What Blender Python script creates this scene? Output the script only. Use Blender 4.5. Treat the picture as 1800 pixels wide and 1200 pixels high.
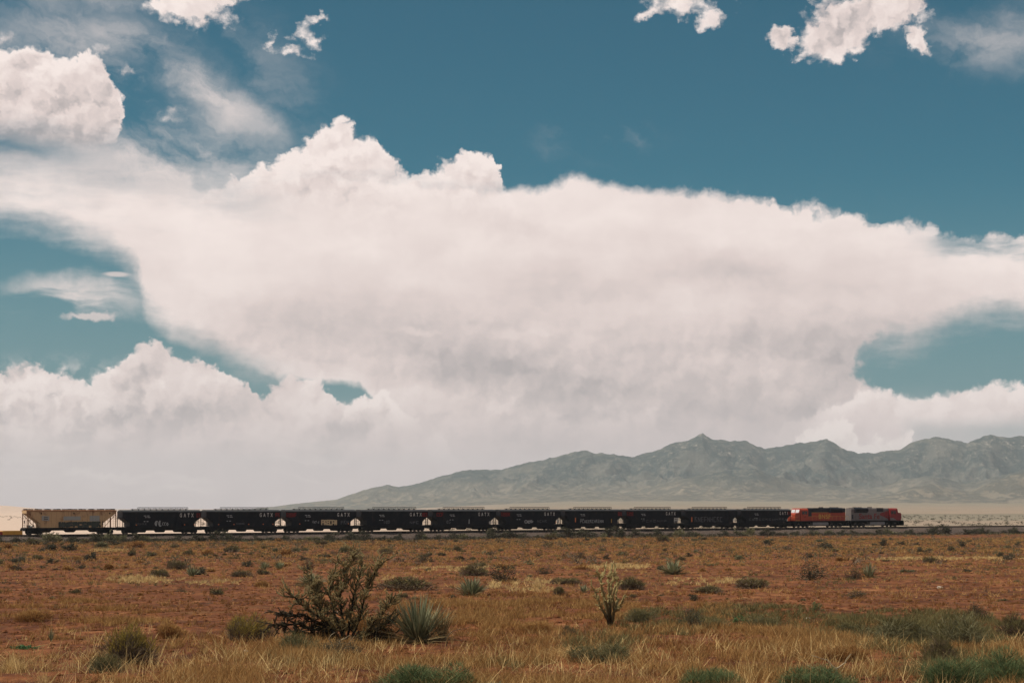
import bpy, bmesh, math, random
import numpy as np
from mathutils import Vector, Matrix, Euler

# ------------------------------------------------------------------ clear
for _o in list(bpy.data.objects):
    bpy.data.objects.remove(_o, do_unlink=True)
SC = bpy.context.scene
COL = SC.collection
R = math.radians

# ------------------------------------------------------------------ camera
FPX = 2900.0            # focal length in pixels of an 1800 px wide frame
YH = 888.0              # horizon row in that frame
cam_d = bpy.data.cameras.new('camera')
cam_d.sensor_width = 36.0
cam_d.lens = 36.0 * FPX / 1800.0
cam_d.shift_y = (YH - 600.0) / 1800.0
cam_d.clip_start = 0.5
cam_d.clip_end = 120000.0
cam = bpy.data.objects.new('camera', cam_d)
COL.objects.link(cam)
cam.location = (0, 0, 0)
cam.rotation_euler = (R(90), 0, 0)
SC.camera = cam

# ------------------------------------------------------------------ render / exposure
SC.render.engine = 'CYCLES'
SC.view_settings.view_transform = 'Standard'
SC.view_settings.look = 'None'
SC.view_settings.exposure = 0.0
SC.view_settings.gamma = 1.0
SC.view_settings.use_curve_mapping = False
SC.cycles.use_denoising = True
SC.cycles.denoising_prefilter = 'ACCURATE'
SC.cycles.max_bounces = 6
SC.cycles.diffuse_bounces = 2
SC.cycles.glossy_bounces = 2
SC.cycles.transmission_bounces = 2
SC.cycles.transparent_max_bounces = 6
SC.cycles.volume_bounces = 0
SC.cycles.sample_clamp_indirect = 4.0
SC.cycles.use_adaptive_sampling = True
SC.cycles.adaptive_threshold = 0.012

# ------------------------------------------------------------------ sun
SUN_EL = R(59)
SUN_AZ = R(-104)          # clockwise from +Y (the view direction); minus = to the left
to_sun = Vector((math.sin(SUN_AZ) * math.cos(SUN_EL), math.cos(SUN_AZ) * math.cos(SUN_EL), math.sin(SUN_EL)))
sd = bpy.data.lights.new('sun', 'SUN')
sd.energy = 4.4
sd.angle = R(0.53)
sd.color = (1.0, 0.92, 0.79)
sun = bpy.data.objects.new('sun', sd)
COL.objects.link(sun)
sun.rotation_euler = (-to_sun).to_track_quat('-Z', 'Y').to_euler()
sun.location = to_sun * 500


# ------------------------------------------------------------------ small node language
class S:
    """A socket with arithmetic; used to write shader maths compactly."""
    def __init__(self, nt, sock):
        self.nt, self.s = nt, sock

    def _m(self, op, *args, clamp=False):
        n = self.nt.nodes.new('ShaderNodeMath')
        n.operation = op
        n.use_clamp = clamp
        for i, a in enumerate((self,) + args):
            if isinstance(a, S):
                self.nt.links.new(a.s, n.inputs[i])
            else:
                n.inputs[i].default_value = float(a)
        return S(self.nt, n.outputs[0])

    def __add__(self, o): return self._m('ADD', o)
    __radd__ = __add__
    def __sub__(self, o): return self._m('SUBTRACT', o)
    def __rsub__(self, o):
        n = self.nt.nodes.new('ShaderNodeMath')
        n.operation = 'SUBTRACT'
        n.inputs[0].default_value = float(o)
        self.nt.links.new(self.s, n.inputs[1])
        return S(self.nt, n.outputs[0])
    def __mul__(self, o): return self._m('MULTIPLY', o)
    __rmul__ = __mul__
    def __truediv__(self, o): return self._m('DIVIDE', o)
    def max(self, o): return self._m('MAXIMUM', o)
    def min(self, o): return self._m('MINIMUM', o)
    def pow(self, o): return self._m('POWER', o)
    def abs(self): return self._m('ABSOLUTE')
    def clamp(self): return (self + 0.0)._cl()
    def _cl(self):
        return self._m('ADD', 0.0, clamp=True)
    def sstep(self, a, b):
        n = self.nt.nodes.new('ShaderNodeMapRange')
        n.interpolation_type = 'SMOOTHSTEP'
        self.nt.links.new(self.s, n.inputs['Value'])
        n.inputs['From Min'].default_value = a
        n.inputs['From Max'].default_value = b
        return S(self.nt, n.outputs[0])
    def lin(self, a, b, c, d):
        n = self.nt.nodes.new('ShaderNodeMapRange')
        self.nt.links.new(self.s, n.inputs['Value'])
        for k, v in zip(('From Min', 'From Max', 'To Min', 'To Max'), (a, b, c, d)):
            n.inputs[k].default_value = v
        return S(self.nt, n.outputs[0])


def comb(nt, x, y, z=0.0):
    n = nt.nodes.new('ShaderNodeCombineXYZ')
    for i, a in enumerate((x, y, z)):
        if isinstance(a, S):
            nt.links.new(a.s, n.inputs[i])
        else:
            n.inputs[i].default_value = float(a)
    return S(nt, n.outputs[0])


def sep(nt, v):
    n = nt.nodes.new('ShaderNodeSeparateXYZ')
    nt.links.new(v.s, n.inputs[0])
    return [S(nt, o) for o in n.outputs]


def noise(nt, v, scale, detail=4, rough=0.55, dist=0.0, dim='3D', color=False):
    n = nt.nodes.new('ShaderNodeTexNoise')
    n.noise_dimensions = dim
    if v is not None:
        nt.links.new(v.s, n.inputs['Vector'])
    n.inputs['Scale'].default_value = scale
    n.inputs['Detail'].default_value = detail
    n.inputs['Roughness'].default_value = rough
    n.inputs['Distortion'].default_value = dist
    return S(nt, n.outputs['Color' if color else 'Fac'])


def voro(nt, v, scale, detail=2, rough=0.5, dim='2D', feature='SMOOTH_F1', smooth=0.6):
    n = nt.nodes.new('ShaderNodeTexVoronoi')
    n.voronoi_dimensions = dim
    n.feature = feature
    nt.links.new(v.s, n.inputs['Vector'])
    n.inputs['Scale'].default_value = scale
    n.inputs['Detail'].default_value = detail
    n.inputs['Roughness'].default_value = rough
    if feature == 'SMOOTH_F1':
        n.inputs['Smoothness'].default_value = smooth
    return S(nt, n.outputs['Distance'])


def mixc(nt, f, a, b, blend='MIX'):
    n = nt.nodes.new('ShaderNodeMix')
    n.data_type = 'RGBA'
    n.blend_type = blend
    n.clamp_factor = True
    for sock, v in ((n.inputs['Factor'], f), (n.inputs[6], a), (n.inputs[7], b)):
        if isinstance(v, S):
            nt.links.new(v.s, sock)
        elif isinstance(v, (int, float)):
            sock.default_value = v
        else:
            sock.default_value = (v[0], v[1], v[2], 1.0)
    return S(nt, n.outputs[2])


def ramp(nt, f, stops):
    n = nt.nodes.new('ShaderNodeValToRGB')
    nt.links.new(f.s, n.inputs[0])
    e = n.color_ramp.elements
    while len(e) < len(stops):
        e.new(0.5)
    for el, (p, c) in zip(e, stops):
        el.position = p
        el.color = (c[0], c[1], c[2], 1)
    return S(nt, n.outputs[0])


def srgb(r, g, b):
    f = lambda c: (c / 12.92) if c <= 0.04045 else ((c + 0.055) / 1.055) ** 2.4
    return (f(r / 255.0), f(g / 255.0), f(b / 255.0))

# ------------------------------------------------------------------ sky: Nishita blue + cloud decks by direction
WSTR = 0.1
world = bpy.data.worlds.new('World')
SC.world = world
world.use_nodes = True
world.cycles.sampling_method = 'MANUAL'
world.cycles.sample_map_resolution = 512
WT = world.node_tree
WT.nodes.clear()


def build_sky():
    nt = WT
    out = nt.nodes.new('ShaderNodeOutputWorld')
    bg = nt.nodes.new('ShaderNodeBackground')
    bg.inputs['Strength'].default_value = WSTR
    sky = nt.nodes.new('ShaderNodeTexSky')
    sky.sky_type = 'NISHITA'
    sky.sun_disc = False
    sky.sun_elevation = SUN_EL
    sky.sun_rotation = SUN_AZ
    sky.altitude = 1200
    sky.air_density = 1.0
    sky.dust_density = 0.6
    sky.ozone_density = 2.0
    tc = nt.nodes.new('ShaderNodeTexCoord')
    d = S(nt, tc.outputs['Generated'])
    dx, dy, dz = sep(nt, d)
    hyp = (dx * dx + dy * dy).pow(0.5).max(0.02)
    az = dx._m('ARCTAN2', dy)
    U = az * 29.0
    V = dz / hyp * 29.0

    def uv(x, y):
        a = math.atan((x - 900.0) / 2900.0)
        return a * 29.0, (888.0 - y) / 100.0 * math.cos(a)

    def curve(u, pts, v0=-4.0, v1=11.0):
        """height of an edge as a function of azimuth, from a list of edge points"""
        n = nt.nodes.new('ShaderNodeFloatCurve')
        m = n.mapping
        m.extend = 'HORIZONTAL'
        m.use_clip = False
        c = m.curves[0]
        q = [uv(*p) for p in pts]
        q = [((a + 9.5) / 19.0, (b - v0) / (v1 - v0)) for a, b in q]
        c.points[0].location = q[0]
        c.points[1].location = q[-1]
        for p in q[1:-1]:
            c.points.new(*p)
        for p in c.points:
            p.handle_type = 'VECTOR'
        m.update()
        f = (u + 9.5) * (1 / 19.0)
        nt.links.new(f.s, n.inputs['Value'])
        return S(nt, n.outputs[0]) * (v1 - v0) + v0

    def ell(p, x, y, rx, ry, rot=0.0):
        """1 at the middle of an ellipse, 0 on its rim, negative outside"""
        cu, cv = uv(x, y)
        m = nt.nodes.new('ShaderNodeMapping')
        m.vector_type = 'TEXTURE'
        nt.links.new(p.s, m.inputs['Vector'])
        m.inputs['Location'].default_value = (cu, cv, 0)
        m.inputs['Rotation'].default_value = (0, 0, R(rot))
        m.inputs['Scale'].default_value = (rx / 100.0, ry / 100.0, 1)
        n = nt.nodes.new('ShaderNodeVectorMath')
        n.operation = 'LENGTH'
        nt.links.new(m.outputs[0], n.inputs[0])
        return 1.0 - S(nt, n.outputs['Value'])

    def spot(p, x, y, rx, ry, rot=0.0):
        return ell(p, x, y, rx, ry, rot).sstep(0.0, 1.0)

    # shared fields -------------------------------------------------
    P = comb(nt, U, V, 0.0)
    w1 = noise(nt, P, 0.9, 4, 0.55, color=True)
    wx, wy, wz = sep(nt, w1)
    w2 = noise(nt, P, 4.5, 4, 0.6, color=True)
    vx, vy, vz = sep(nt, w2)
    # warped coordinates: fluffy (cumulus) and streaky (anvil)
    Uc = U + (vx - 0.5) * 0.42 + (wx - 0.5) * 0.30
    Vc = V + (vy - 0.5) * 0.42 + (wy - 0.5) * 0.30
    Us = U + (wx - 0.5) * 1.1 + (vx - 0.5) * 0.35
    Vs = V + (wy - 0.5) * 0.7 + (vy - 0.5) * 0.28
    Ua = U + (wx - 0.5) * 0.45 + (vx - 0.5) * 0.22
    Va = V + (wy - 0.5) * 0.32 + (vy - 0.5) * 0.20
    Pa = comb(nt, Ua, Va, 0.0)
    Pc = comb(nt, Uc, Vc, 0.0)
    Ps = comb(nt, Us, Vs, 0.0)

    def puff(off=(0.0, 0.0)):
        p = comb(nt, Uc + off[0], Vc + off[1], 0.0) if off != (0.0, 0.0) else Pc
        b1 = voro(nt, p, 1.9, 2.0, 0.5, feature='F1')
        return 0.45 - b1
    bil = puff()                        # cauliflower bumps
    bil_l = puff((-0.10, 0.13))         # the same bumps a little nearer the sun
    relief = bil - bil_l                # + on the sun side of a bump
    relief2 = noise(nt, Pc, 0.9, 3, 0.5) - noise(nt, comb(nt, Uc - 0.22, Vc + 0.28, 0.0), 0.9, 3, 0.5)
    big = noise(nt, comb(nt, Us * 0.45, Vs, 3.7), 0.55, 5, 0.5)          # broad bands
    fine = noise(nt, comb(nt, U * 0.6, V, 9.1), 5.0, 5, 0.6)
    streak = noise(nt, comb(nt, (U + (wx - 0.5) * 0.5) * 0.30 + V * 0.05, V * 1.3 + (wy - 0.5) * 0.35, 5.5), 1.5, 5, 0.55)

    K = 1.0 / WSTR
    def cc(r, g, b):
        c = srgb(r, g, b)
        return (c[0] * K, c[1] * K, c[2] * K)
    LIT, WARM, MID, SHD, HAZ = CLOUD_LIT, CLOUD_WARM, CLOUD_MID, CLOUD_SHADE, CLOUD_HAZE
    LIT, WARM, MID, SHD, HAZ = (cc(*c) for c in (LIT, WARM, MID, SHD, HAZ))

    def tone(f):
        """0 = deep shade, 1 = sunlit top"""
        return ramp2(f)

    def ramp2(f):
        a = mixc(nt, f.lin(0.0, 0.5, 0, 1)._cl(), SHD, MID)
        return mixc(nt, f.lin(0.5, 1.0, 0, 1)._cl(), a, LIT)

    # blue ------------------------------------------------------------
    skyc = mixc(nt, 1.0, S(nt, sky.outputs[0]), SKY_TINT, 'MULTIPLY')
    skyc = mixc(nt, V.sstep(6.0, 1.5) * 0.72, skyc, cc(116, 143, 149))
    # the blue deepens towards the side away from the sun and upwards (long polarised path)

    inview = (U.abs().sstep(12.5, 11.0)) * V.sstep(12.5, 10.5)
    # generic fair-weather field (whole dome; the decks in view are laid over it)
    gp = comb(nt, dx / (dz.max(0.0) + 0.12), dy / (dz.max(0.0) + 0.12), 0.0)
    gn = noise(nt, gp, 1.6, 5, 0.58)
    gu = noise(nt, comb(nt, dx * 3.0, dy * 3.0, V * 0.35), 1.0, 4, 0.5)
    far = 1.0 - inview
    ga = gn.sstep(0.50, 0.60) * V.sstep(4.0, 11.5).max(0.0)
    ga = ga.max((gu + V.lin(0.0, 9.0, 0.22, -0.12)).sstep(0.42, 0.60)) * far
    outer = mixc(nt, ga, skyc, tone(gn.lin(0.5, 0.75, 0.95, 0.4)))
    col = mixc(nt, far, skyc, outer)

    # thin high veil -------------------------------------------------
    veil_n = noise(nt, comb(nt, Us * 0.7 + Vs * 0.5, Vs, 12.0), 0.8, 6, 0.6)
    veil = spot(Ps, 250, 150, 420, 260, -20) * veil_n.sstep(0.38, 0.72) * 0.75
    veil = veil.max(spot(Ps, 375, 165, 230, 75, -38) * veil_n.sstep(0.24, 0.62) * 0.85)
    veil = veil.max(spot(Pa, 240, 70, 160, 60, -10) * veil_n.sstep(0.25, 0.62) * 0.75)
    veil = veil.max(spot(Ps, 300, 290, 320, 130, 0) * veil_n.sstep(0.32, 0.65) * 0.9)
    veil = veil.max(spot(Ps, 1740, 70, 230, 90, 0) * veil_n.sstep(0.34, 0.7) * 0.55)
    veil = veil.max(spot(Ps, 130, 520, 170, 60, 0) * streak.sstep(0.42, 0.62) * 0.9)
    veil = veil.max(spot(Ps, 1050, 250, 160, 60, 0) * veil_n.sstep(0.45, 0.75) * 0.3)
    col = mixc(nt, veil, col, mixc(nt, 0.5, MID, LIT))

    # anvil ------------------------------------------------------------
    top = [(-200, 300), (0, 272), (60, 276), (180, 288), (330, 300), (420, 312), (560, 310), (700, 306), (880, 330),
           (980, 316), (1008, 304), (1030, 306), (1060, 317), (1150, 324), (1260, 331), (1350, 340), (1430, 354),
           (1500, 362), (1560, 378), (1620, 384), (1690, 400), (1740, 398), (1800, 404), (1960, 420)]
    low = [(-200, 370), (0, 392), (60, 404), (130, 424), (200, 450), (240, 484), (256, 540), (300, 588), (360, 606),
           (420, 637), (480, 661), (560, 668), (640, 677), (665, 705), (690, 1250), (1440, 1250), (1490, 900), (1516, 720), (1528, 665),
           (1540, 630), (1562, 622), (1580, 630), (1604, 622), (1650, 606), (1700, 584), (1740, 566), (1800, 560), (1960, 550)]
    et = curve(Ua, top) - Va + U.sstep(1.0, 6.0) * bil * 0.30 + (vz - 0.5) * 0.14
    sr = U.sstep(4.0, 5.5)
    eb = Va - curve(Ua + sr * ((streak - 0.5) * 0.9 + (wz - 0.5) * 1.1 + (vz - 0.5) * 0.35), low)
    # left part of the top is a diffuse veil, the rest a firm edge
    soft_l = U.sstep(-3.0, -5.5)
    ta = et.sstep(-0.03, 0.19) * (1.0 - soft_l) + (et + (streak - 0.5) * 1.6).sstep(-0.6, 0.9) * soft_l
    lbs = U.sstep(-5.2, -3.4) * (1.0 - U.sstep(4.0, 5.5))       # firm underside between x=420 and 680
    ba = eb.sstep(-0.08, 0.10) * lbs + (eb + (streak - 0.5) * 0.9).sstep(-0.30, 0.42) * (1.0 - lbs) * (1.0 - sr) + (eb + (streak - 0.5) * 1.1 + (big - 0.5) * 0.6).sstep(-0.22, 0.55) * sr
    rag = (U.sstep(6.4, 8.2) * (et + (streak - 0.55) * 6.0).sstep(-1.5, 0.4) * 1.0 + (1.0 - U.sstep(6.4, 8.2)))
    anv = ta * ba * rag
    al = 0.82 - et.sstep(0.3, 2.6) * 0.20 - V.lin(5.0, 1.2, 0.0, 0.24)._cl() + (big - 0.5) * 1.35 + (fine - 0.5) * 0.10 + (streak - 0.5) * 0.30 + relief2 * 0.45 + relief * V.sstep(4.2, 2.4) * 0.22
    al = al - spot(Ps, 800, 640, 320, 85, -4) * 0.26
    al = al - spot(Ps, 1270, 478, 220, 55, -8) * 0.30
    al = al - spot(Ps, 1150, 715, 500, 180) * 0.20
    al = al - spot(Ps, 1000, 495, 320, 60, -6) * 0.24
    al = al + spot(Ps, 480, 430, 420, 110, -10) * 0.10
    al = al + spot(Ps, 1080, 380, 420, 60, -5) * 0.16
    al = al + spot(Ps, 735, 580, 85, 9, -7) * 0.20
    al = al + spot(Ps, 380, 560, 180, 60, -20) * 0.08
    al = al + eb.sstep(0.5, 0.0) * lbs * 0.22
    col = mixc(nt, anv, col, tone(al))

    # cumulus decks -------------------------------------------------------
    def deck(col, pts, amp, soft, base, fade=None, depth=1.6, warp=0.9, relk=0.9, u=None, rel2=1.1):
        a = u or (U + (Uc - U) * warp)
        b = V + (Vc - V) * warp
        e = curve(a, pts) - b + bil * amp
        alpha = (e + (fine - 0.5) * 0.16).sstep(-0.02, soft * 1.25)
        if fade is not None:
            alpha = alpha * fade
        f = base + e.sstep(depth, 0.0) * 0.30 + relief * (relk * 0.65) + relief2 * rel2 + (big - 0.5) * 0.35 + (fine - 0.5) * 0.08
        return mixc(nt, alpha, col, tone(f))

    def blob(col, field, amp, soft, base, relk=0.9, edge=0.35):
        e = field + bil * amp * 0.8 + (vz - 0.5) * amp * 1.1 + (fine - 0.5) * amp * 0.9
        alpha = e.sstep(-0.08, soft * 1.9)
        f = base + e.sstep(edge + 0.3, 0.0) * 0.25 + relief * relk * 0.6 + relief2 * 0.9
        return mixc(nt, alpha, col, tone(f))

    # far low bank right
    pts = [(1290, 1250), (1340, 800), (1380, 735), (1430, 708), (1480, 692), (1505, 682), (1525, 672), (1545, 670), (1575, 682),
           (1620, 684), (1660, 676), (1690, 668), (1740, 668), (1770, 662), (1800, 660), (1950, 660)]
    fd = 1.0 - U.sstep(6.6, 7.1) * (V + (big - 0.5) * 0.6).sstep(1.62, 1.25) * 0.85
    fd = fd * U.sstep(4.2, 5.6)
    col = deck(col, pts, 0.18, 0.12, 0.62, fade=fd, depth=1.0, relk=0.5)
    # behind-left low bank
    pts = [(-300, 660), (0, 642), (40, 630), (95, 633), (128, 652), (150, 668), (180, 648), (212, 632), (228, 606), (262, 593), (300, 600), (322, 612),
           (345, 606), (372, 622), (398, 646), (430, 662), (447, 690), (456, 704), (470, 676), (490, 662), (525, 652), (560, 660), (582, 680),
           (592, 688), (602, 700), (615, 704), (645, 698), (668, 694), (700, 716), (760, 745), (820, 800), (1000, 1250), (1200, 1250)]
    fd = 1.0
    col = deck(col, pts, 0.20, 0.07, 0.36, depth=0.9, relk=0.55, rel2=1.9)
    # lit shoulder at the far left
    le = spot(Pc, 60, 720, 230, 130, 12) * (V.sstep(2.75, 2.2))
    col = mixc(nt, le * (0.35 + relief * 1.6)._cl(), col, LIT)
    # grey body that rises behind them to the right
    pts = [(600, 1250), (640, 740), (665, 708), (700, 690), (760, 676), (840, 670), (900, 672), (960, 700), (1000, 720), (1060, 700), (1100, 690), (1150, 705), (1190, 760), (1260, 1250)]
    fd = V.sstep(0.9, 1.8) * 0.75
    col = deck(col, pts, 0.30, 0.35, 0.34, fade=fd, depth=0.9, relk=0.5)
    # the air just above the land --------------------------------------------
    hz = (V + (streak - 0.5) * 0.6).sstep(2.1, 0.5)
    col = mixc(nt, hz * 0.92, col, HAZ)
    st = noise(nt, comb(nt, Us * 0.22, Vs * 1.6, 21.0), 1.6, 4, 0.5)
    col = mixc(nt, st.sstep(0.5, 0.66) * V.sstep(1.35, 0.7) * V.sstep(0.0, 0.4) * (1.0 - U.sstep(-3.5, -1.0)) * 0.5, col, LIT)
    # crisp small towers over the right-hand ridge
    pts = [(1360, 1250), (1395, 762), (1425, 738), (1450, 732), (1480, 722), (1495, 735), (1510, 770), (1530, 768), (1560, 764), (1585, 752), (1606, 742), (1612, 850), (1630, 1250), (1900, 1250)]
    col = deck(col, pts, 0.22, 0.08, 0.80, depth=0.6, relk=1.1)

    # small bright towers in the gap
    pts = [(560, 1250), (588, 780), (600, 742), (612, 706), (630, 692), (648, 697), (658, 712), (664, 690), (672, 672), (684, 676), (694, 700), (720, 730), (760, 760), (800, 1250)]
    fd = V.sstep(1.2, 1.9)
    col = deck(col, pts, 0.14, 0.06, 0.86, fade=fd, depth=0.35, relk=0.8)
    # centre cumulus growing out of the anvil
    pts = [(260, 1250), (350, 335), (400, 312), (440, 296), (480, 272), (520, 250), (548, 228), (570, 206), (592, 200), (615, 206), (640, 222), (660, 236), (672, 256),
           (690, 268), (705, 274), (718, 300), (735, 290), (770, 280), (800, 276), (812, 250), (832, 238), (858, 246), (872, 268), (880, 300), (897, 318), (912, 420), (960, 1250)]
    fd = (V + (streak - 0.5) * 1.2).sstep(4.9, 5.9)
    col = deck(col, pts, 0.30, 0.10, 0.66, fade=fd, depth=0.9, relk=1.0)
    # big cumulus upper left
    f = ell(Pc, 60, 200, 150, 118).max(ell(Pc, 155, 145, 46, 52)).max(ell(Pc, 175, 190, 48, 60)).max(ell(Pc, -60, 190, 160, 100)).max(ell(Pc, 55, 130, 70, 46))
    e = f + bil * 0.22
    fd = (V + (streak - 0.5) * 1.2).sstep(5.7, 6.7)
    fl = 0.56 + V.lin(6.2, 7.9, -0.22, 0.26) + relief * 0.7 + relief2 * 1.2 + e.sstep(0.35, 0.0) * 0.16 - spot(Ps, 40, 270, 150, 60) * 0.3 + (big - 0.5) * 0.3
    col = mixc(nt, (e + (fine - 0.5) * 0.12).sstep(-0.01, 0.13) * fd, col, tone(fl))
    # scraps near the top of the frame
    f = ell(Pc, 340, 5, 85, 52).max(ell(Pc, 390, -20, 60, 45)).max(ell(Pc, 300, 5, 45, 32))
    col = blob(col, f, 0.5, 0.18, 0.72)
    f = ell(Pc, 540, 60, 34, 40, 25).max(ell(Pc, 510, 92, 36, 12, 8)).max(ell(Pc, 560, 32, 26, 14)).max(ell(Pc, 476, 82, 16, 24))
    col = blob(col, f, 1.3, 0.5, 0.80)
    f = ell(Pc, 310, 202, 30, 16).max(ell(Pc, 230, 125, 18, 9)).max(ell(Pc, 190, 85, 18, 16)).max(ell(Pc, 8, 72, 40, 16))
    col = blob(col, f, 1.3, 0.9, 0.72)
    f = ell(Pc, 1200, 0, 85, 34).max(ell(Pc, 1245, 32, 34, 24)).max(ell(Pc, 1130, 28, 44, 14, 30))
    col = blob(col, f, 0.9, 0.35, 0.66)
    f = ell(Pc, 1470, 60, 90, 54, 20).max(ell(Pc, 1530, 20, 110, 52)).max(ell(Pc, 1375, 75, 36, 30)).max(ell(Pc, 1610, 70, 22, 34, 30)).max(ell(Pc, 1600, 5, 40, 36))
    e = f + bil * 0.45 + (vz - 0.5) * 0.55 + (fine - 0.5) * 0.5
    fl = 0.50 + e.sstep(0.55, 0.0) * 0.34 + relief * 0.8 - spot(P, 1480, 30, 110, 60) * 0.2
    col = mixc(nt, e.sstep(-0.05, 0.34), col, tone(fl))
    f = ell(P, 205, 482, 28, 6).max(ell(Ps, 160, 556, 58, 10, 3))
    col = mixc(nt, f.sstep(0.0, 0.6) * 0.75, col, MID)

    # below the horizon: pale ground-coloured air
    nt.links.new(col.s, bg.inputs['Color'])
    bg2 = nt.nodes.new('ShaderNodeBackground')
    bg2.inputs['Strength'].default_value = WSTR
    nt.links.new(outer.s, bg2.inputs['Color'])
    mx = nt.nodes.new('ShaderNodeMixShader')
    nt.links.new(inview.s, mx.inputs[0])
    nt.links.new(bg2.outputs[0], mx.inputs[1])
    nt.links.new(bg.outputs[0], mx.inputs[2])
    nt.links.new(mx.outputs[0], out.inputs[0])


SKY_TINT = (0.150, 0.485, 0.455)
CLOUD_LIT = (250, 236, 230)
CLOUD_WARM = (226, 214, 206)
CLOUD_MID = (229, 213, 208)
CLOUD_SHADE = (184, 175, 174)
CLOUD_HAZE = (229, 213, 210)
build_sky()
# ------------------------------------------------------------------ helpers: noise, meshes, tags, materials
_rs = np.random.RandomState(7)
_perm = _rs.permutation(4096)
_gr = _rs.uniform(0, 2 * math.pi, 4096)
_gx, _gy = np.cos(_gr), np.sin(_gr)


def perlin(x, y, seed=0):
    x = np.asarray(x, float) + seed * 37.17
    y = np.asarray(y, float) + seed * 91.73
    xi, yi = np.floor(x).astype(int), np.floor(y).astype(int)
    xf, yf = x - xi, y - yi
    u, v = xf * xf * xf * (xf * (xf * 6 - 15) + 10), yf * yf * yf * (yf * (yf * 6 - 15) + 10)

    def g(ix, iy, dx, dy):
        h = _perm[(_perm[ix & 4095] + iy) & 4095]
        return _gx[h] * dx + _gy[h] * dy
    a = g(xi, yi, xf, yf)
    b = g(xi + 1, yi, xf - 1, yf)
    c = g(xi, yi + 1, xf, yf - 1)
    d = g(xi + 1, yi + 1, xf - 1, yf - 1)
    return (a + (b - a) * u) * (1 - v) + (c + (d - c) * u) * v


def fbm(x, y, octv=4, rough=0.5, seed=0):
    t, a = 0.0, 1.0
    for i in range(octv):
        t = t + a * perlin(np.asarray(x) * 2 ** i, np.asarray(y) * 2 ** i, seed + i)
        a *= rough
    return t


def ridged(x, y, octv=5, seed=0, rough=0.52):
    t, a, w, n = 0.0, 1.0, 1.0, 0.0
    for i in range(octv):
        r = (1 - np.abs(perlin(np.asarray(x) * 2 ** i, np.asarray(y) * 2 ** i, seed + i)) * 1.7)
        r = np.clip(r, 0, 1) ** 2
        t = t + a * r * w
        n += a
        w = np.clip(r * 1.6, 0, 1)
        a *= rough
    return t / n


def sst(x, a, b):
    t = np.clip((np.asarray(x, float) - a) / (b - a), 0, 1)
    return t * t * (3 - 2 * t)


def tag(o, label=None, cat=None, group=None, kind=None):
    for k, v in (('label', label), ('category', cat), ('group', group), ('kind', kind)):
        if v:
            o[k] = v
    return o


def link(o, parent=None):
    COL.objects.link(o)
    if parent is not None:
        o.parent = parent
    return o


def np_mesh(name, verts, faces, mat=None, smooth=False, attr=None, uvn=None):
    """faces: (n,3) or (n,4) int array. attr: optional per-face float 'tint'."""
    me = bpy.data.meshes.new(name)
    verts = np.asarray(verts, np.float32)
    faces = np.asarray(faces, np.int32)
    k = faces.shape[1]
    me.vertices.add(len(verts))
    me.vertices.foreach_set('co', verts.ravel())
    me.loops.add(faces.size)
    me.loops.foreach_set('vertex_index', faces.ravel())
    me.polygons.add(len(faces))
    me.polygons.foreach_set('loop_start', np.arange(0, faces.size, k, dtype=np.int32))
    if smooth:
        me.polygons.foreach_set('use_smooth', np.ones(len(faces), bool))
    if attr is not None:
        at = me.attributes.new('tint', 'FLOAT', 'FACE')
        at.data.foreach_set('value', np.asarray(attr, np.float32))
    me.update(calc_edges=True)
    me.validate()
    if mat:
        me.materials.append(mat)
    return me


def new_obj(name, me, parent=None):
    return link(bpy.data.objects.new(name, me), parent)


def empty(name, loc=(0, 0, 0), rz=0.0, parent=None):
    o = bpy.data.objects.new(name, None)
    o.empty_display_size = 0.2
    o.location = loc
    o.rotation_euler = (0, 0, rz)
    return link(o, parent)


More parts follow.
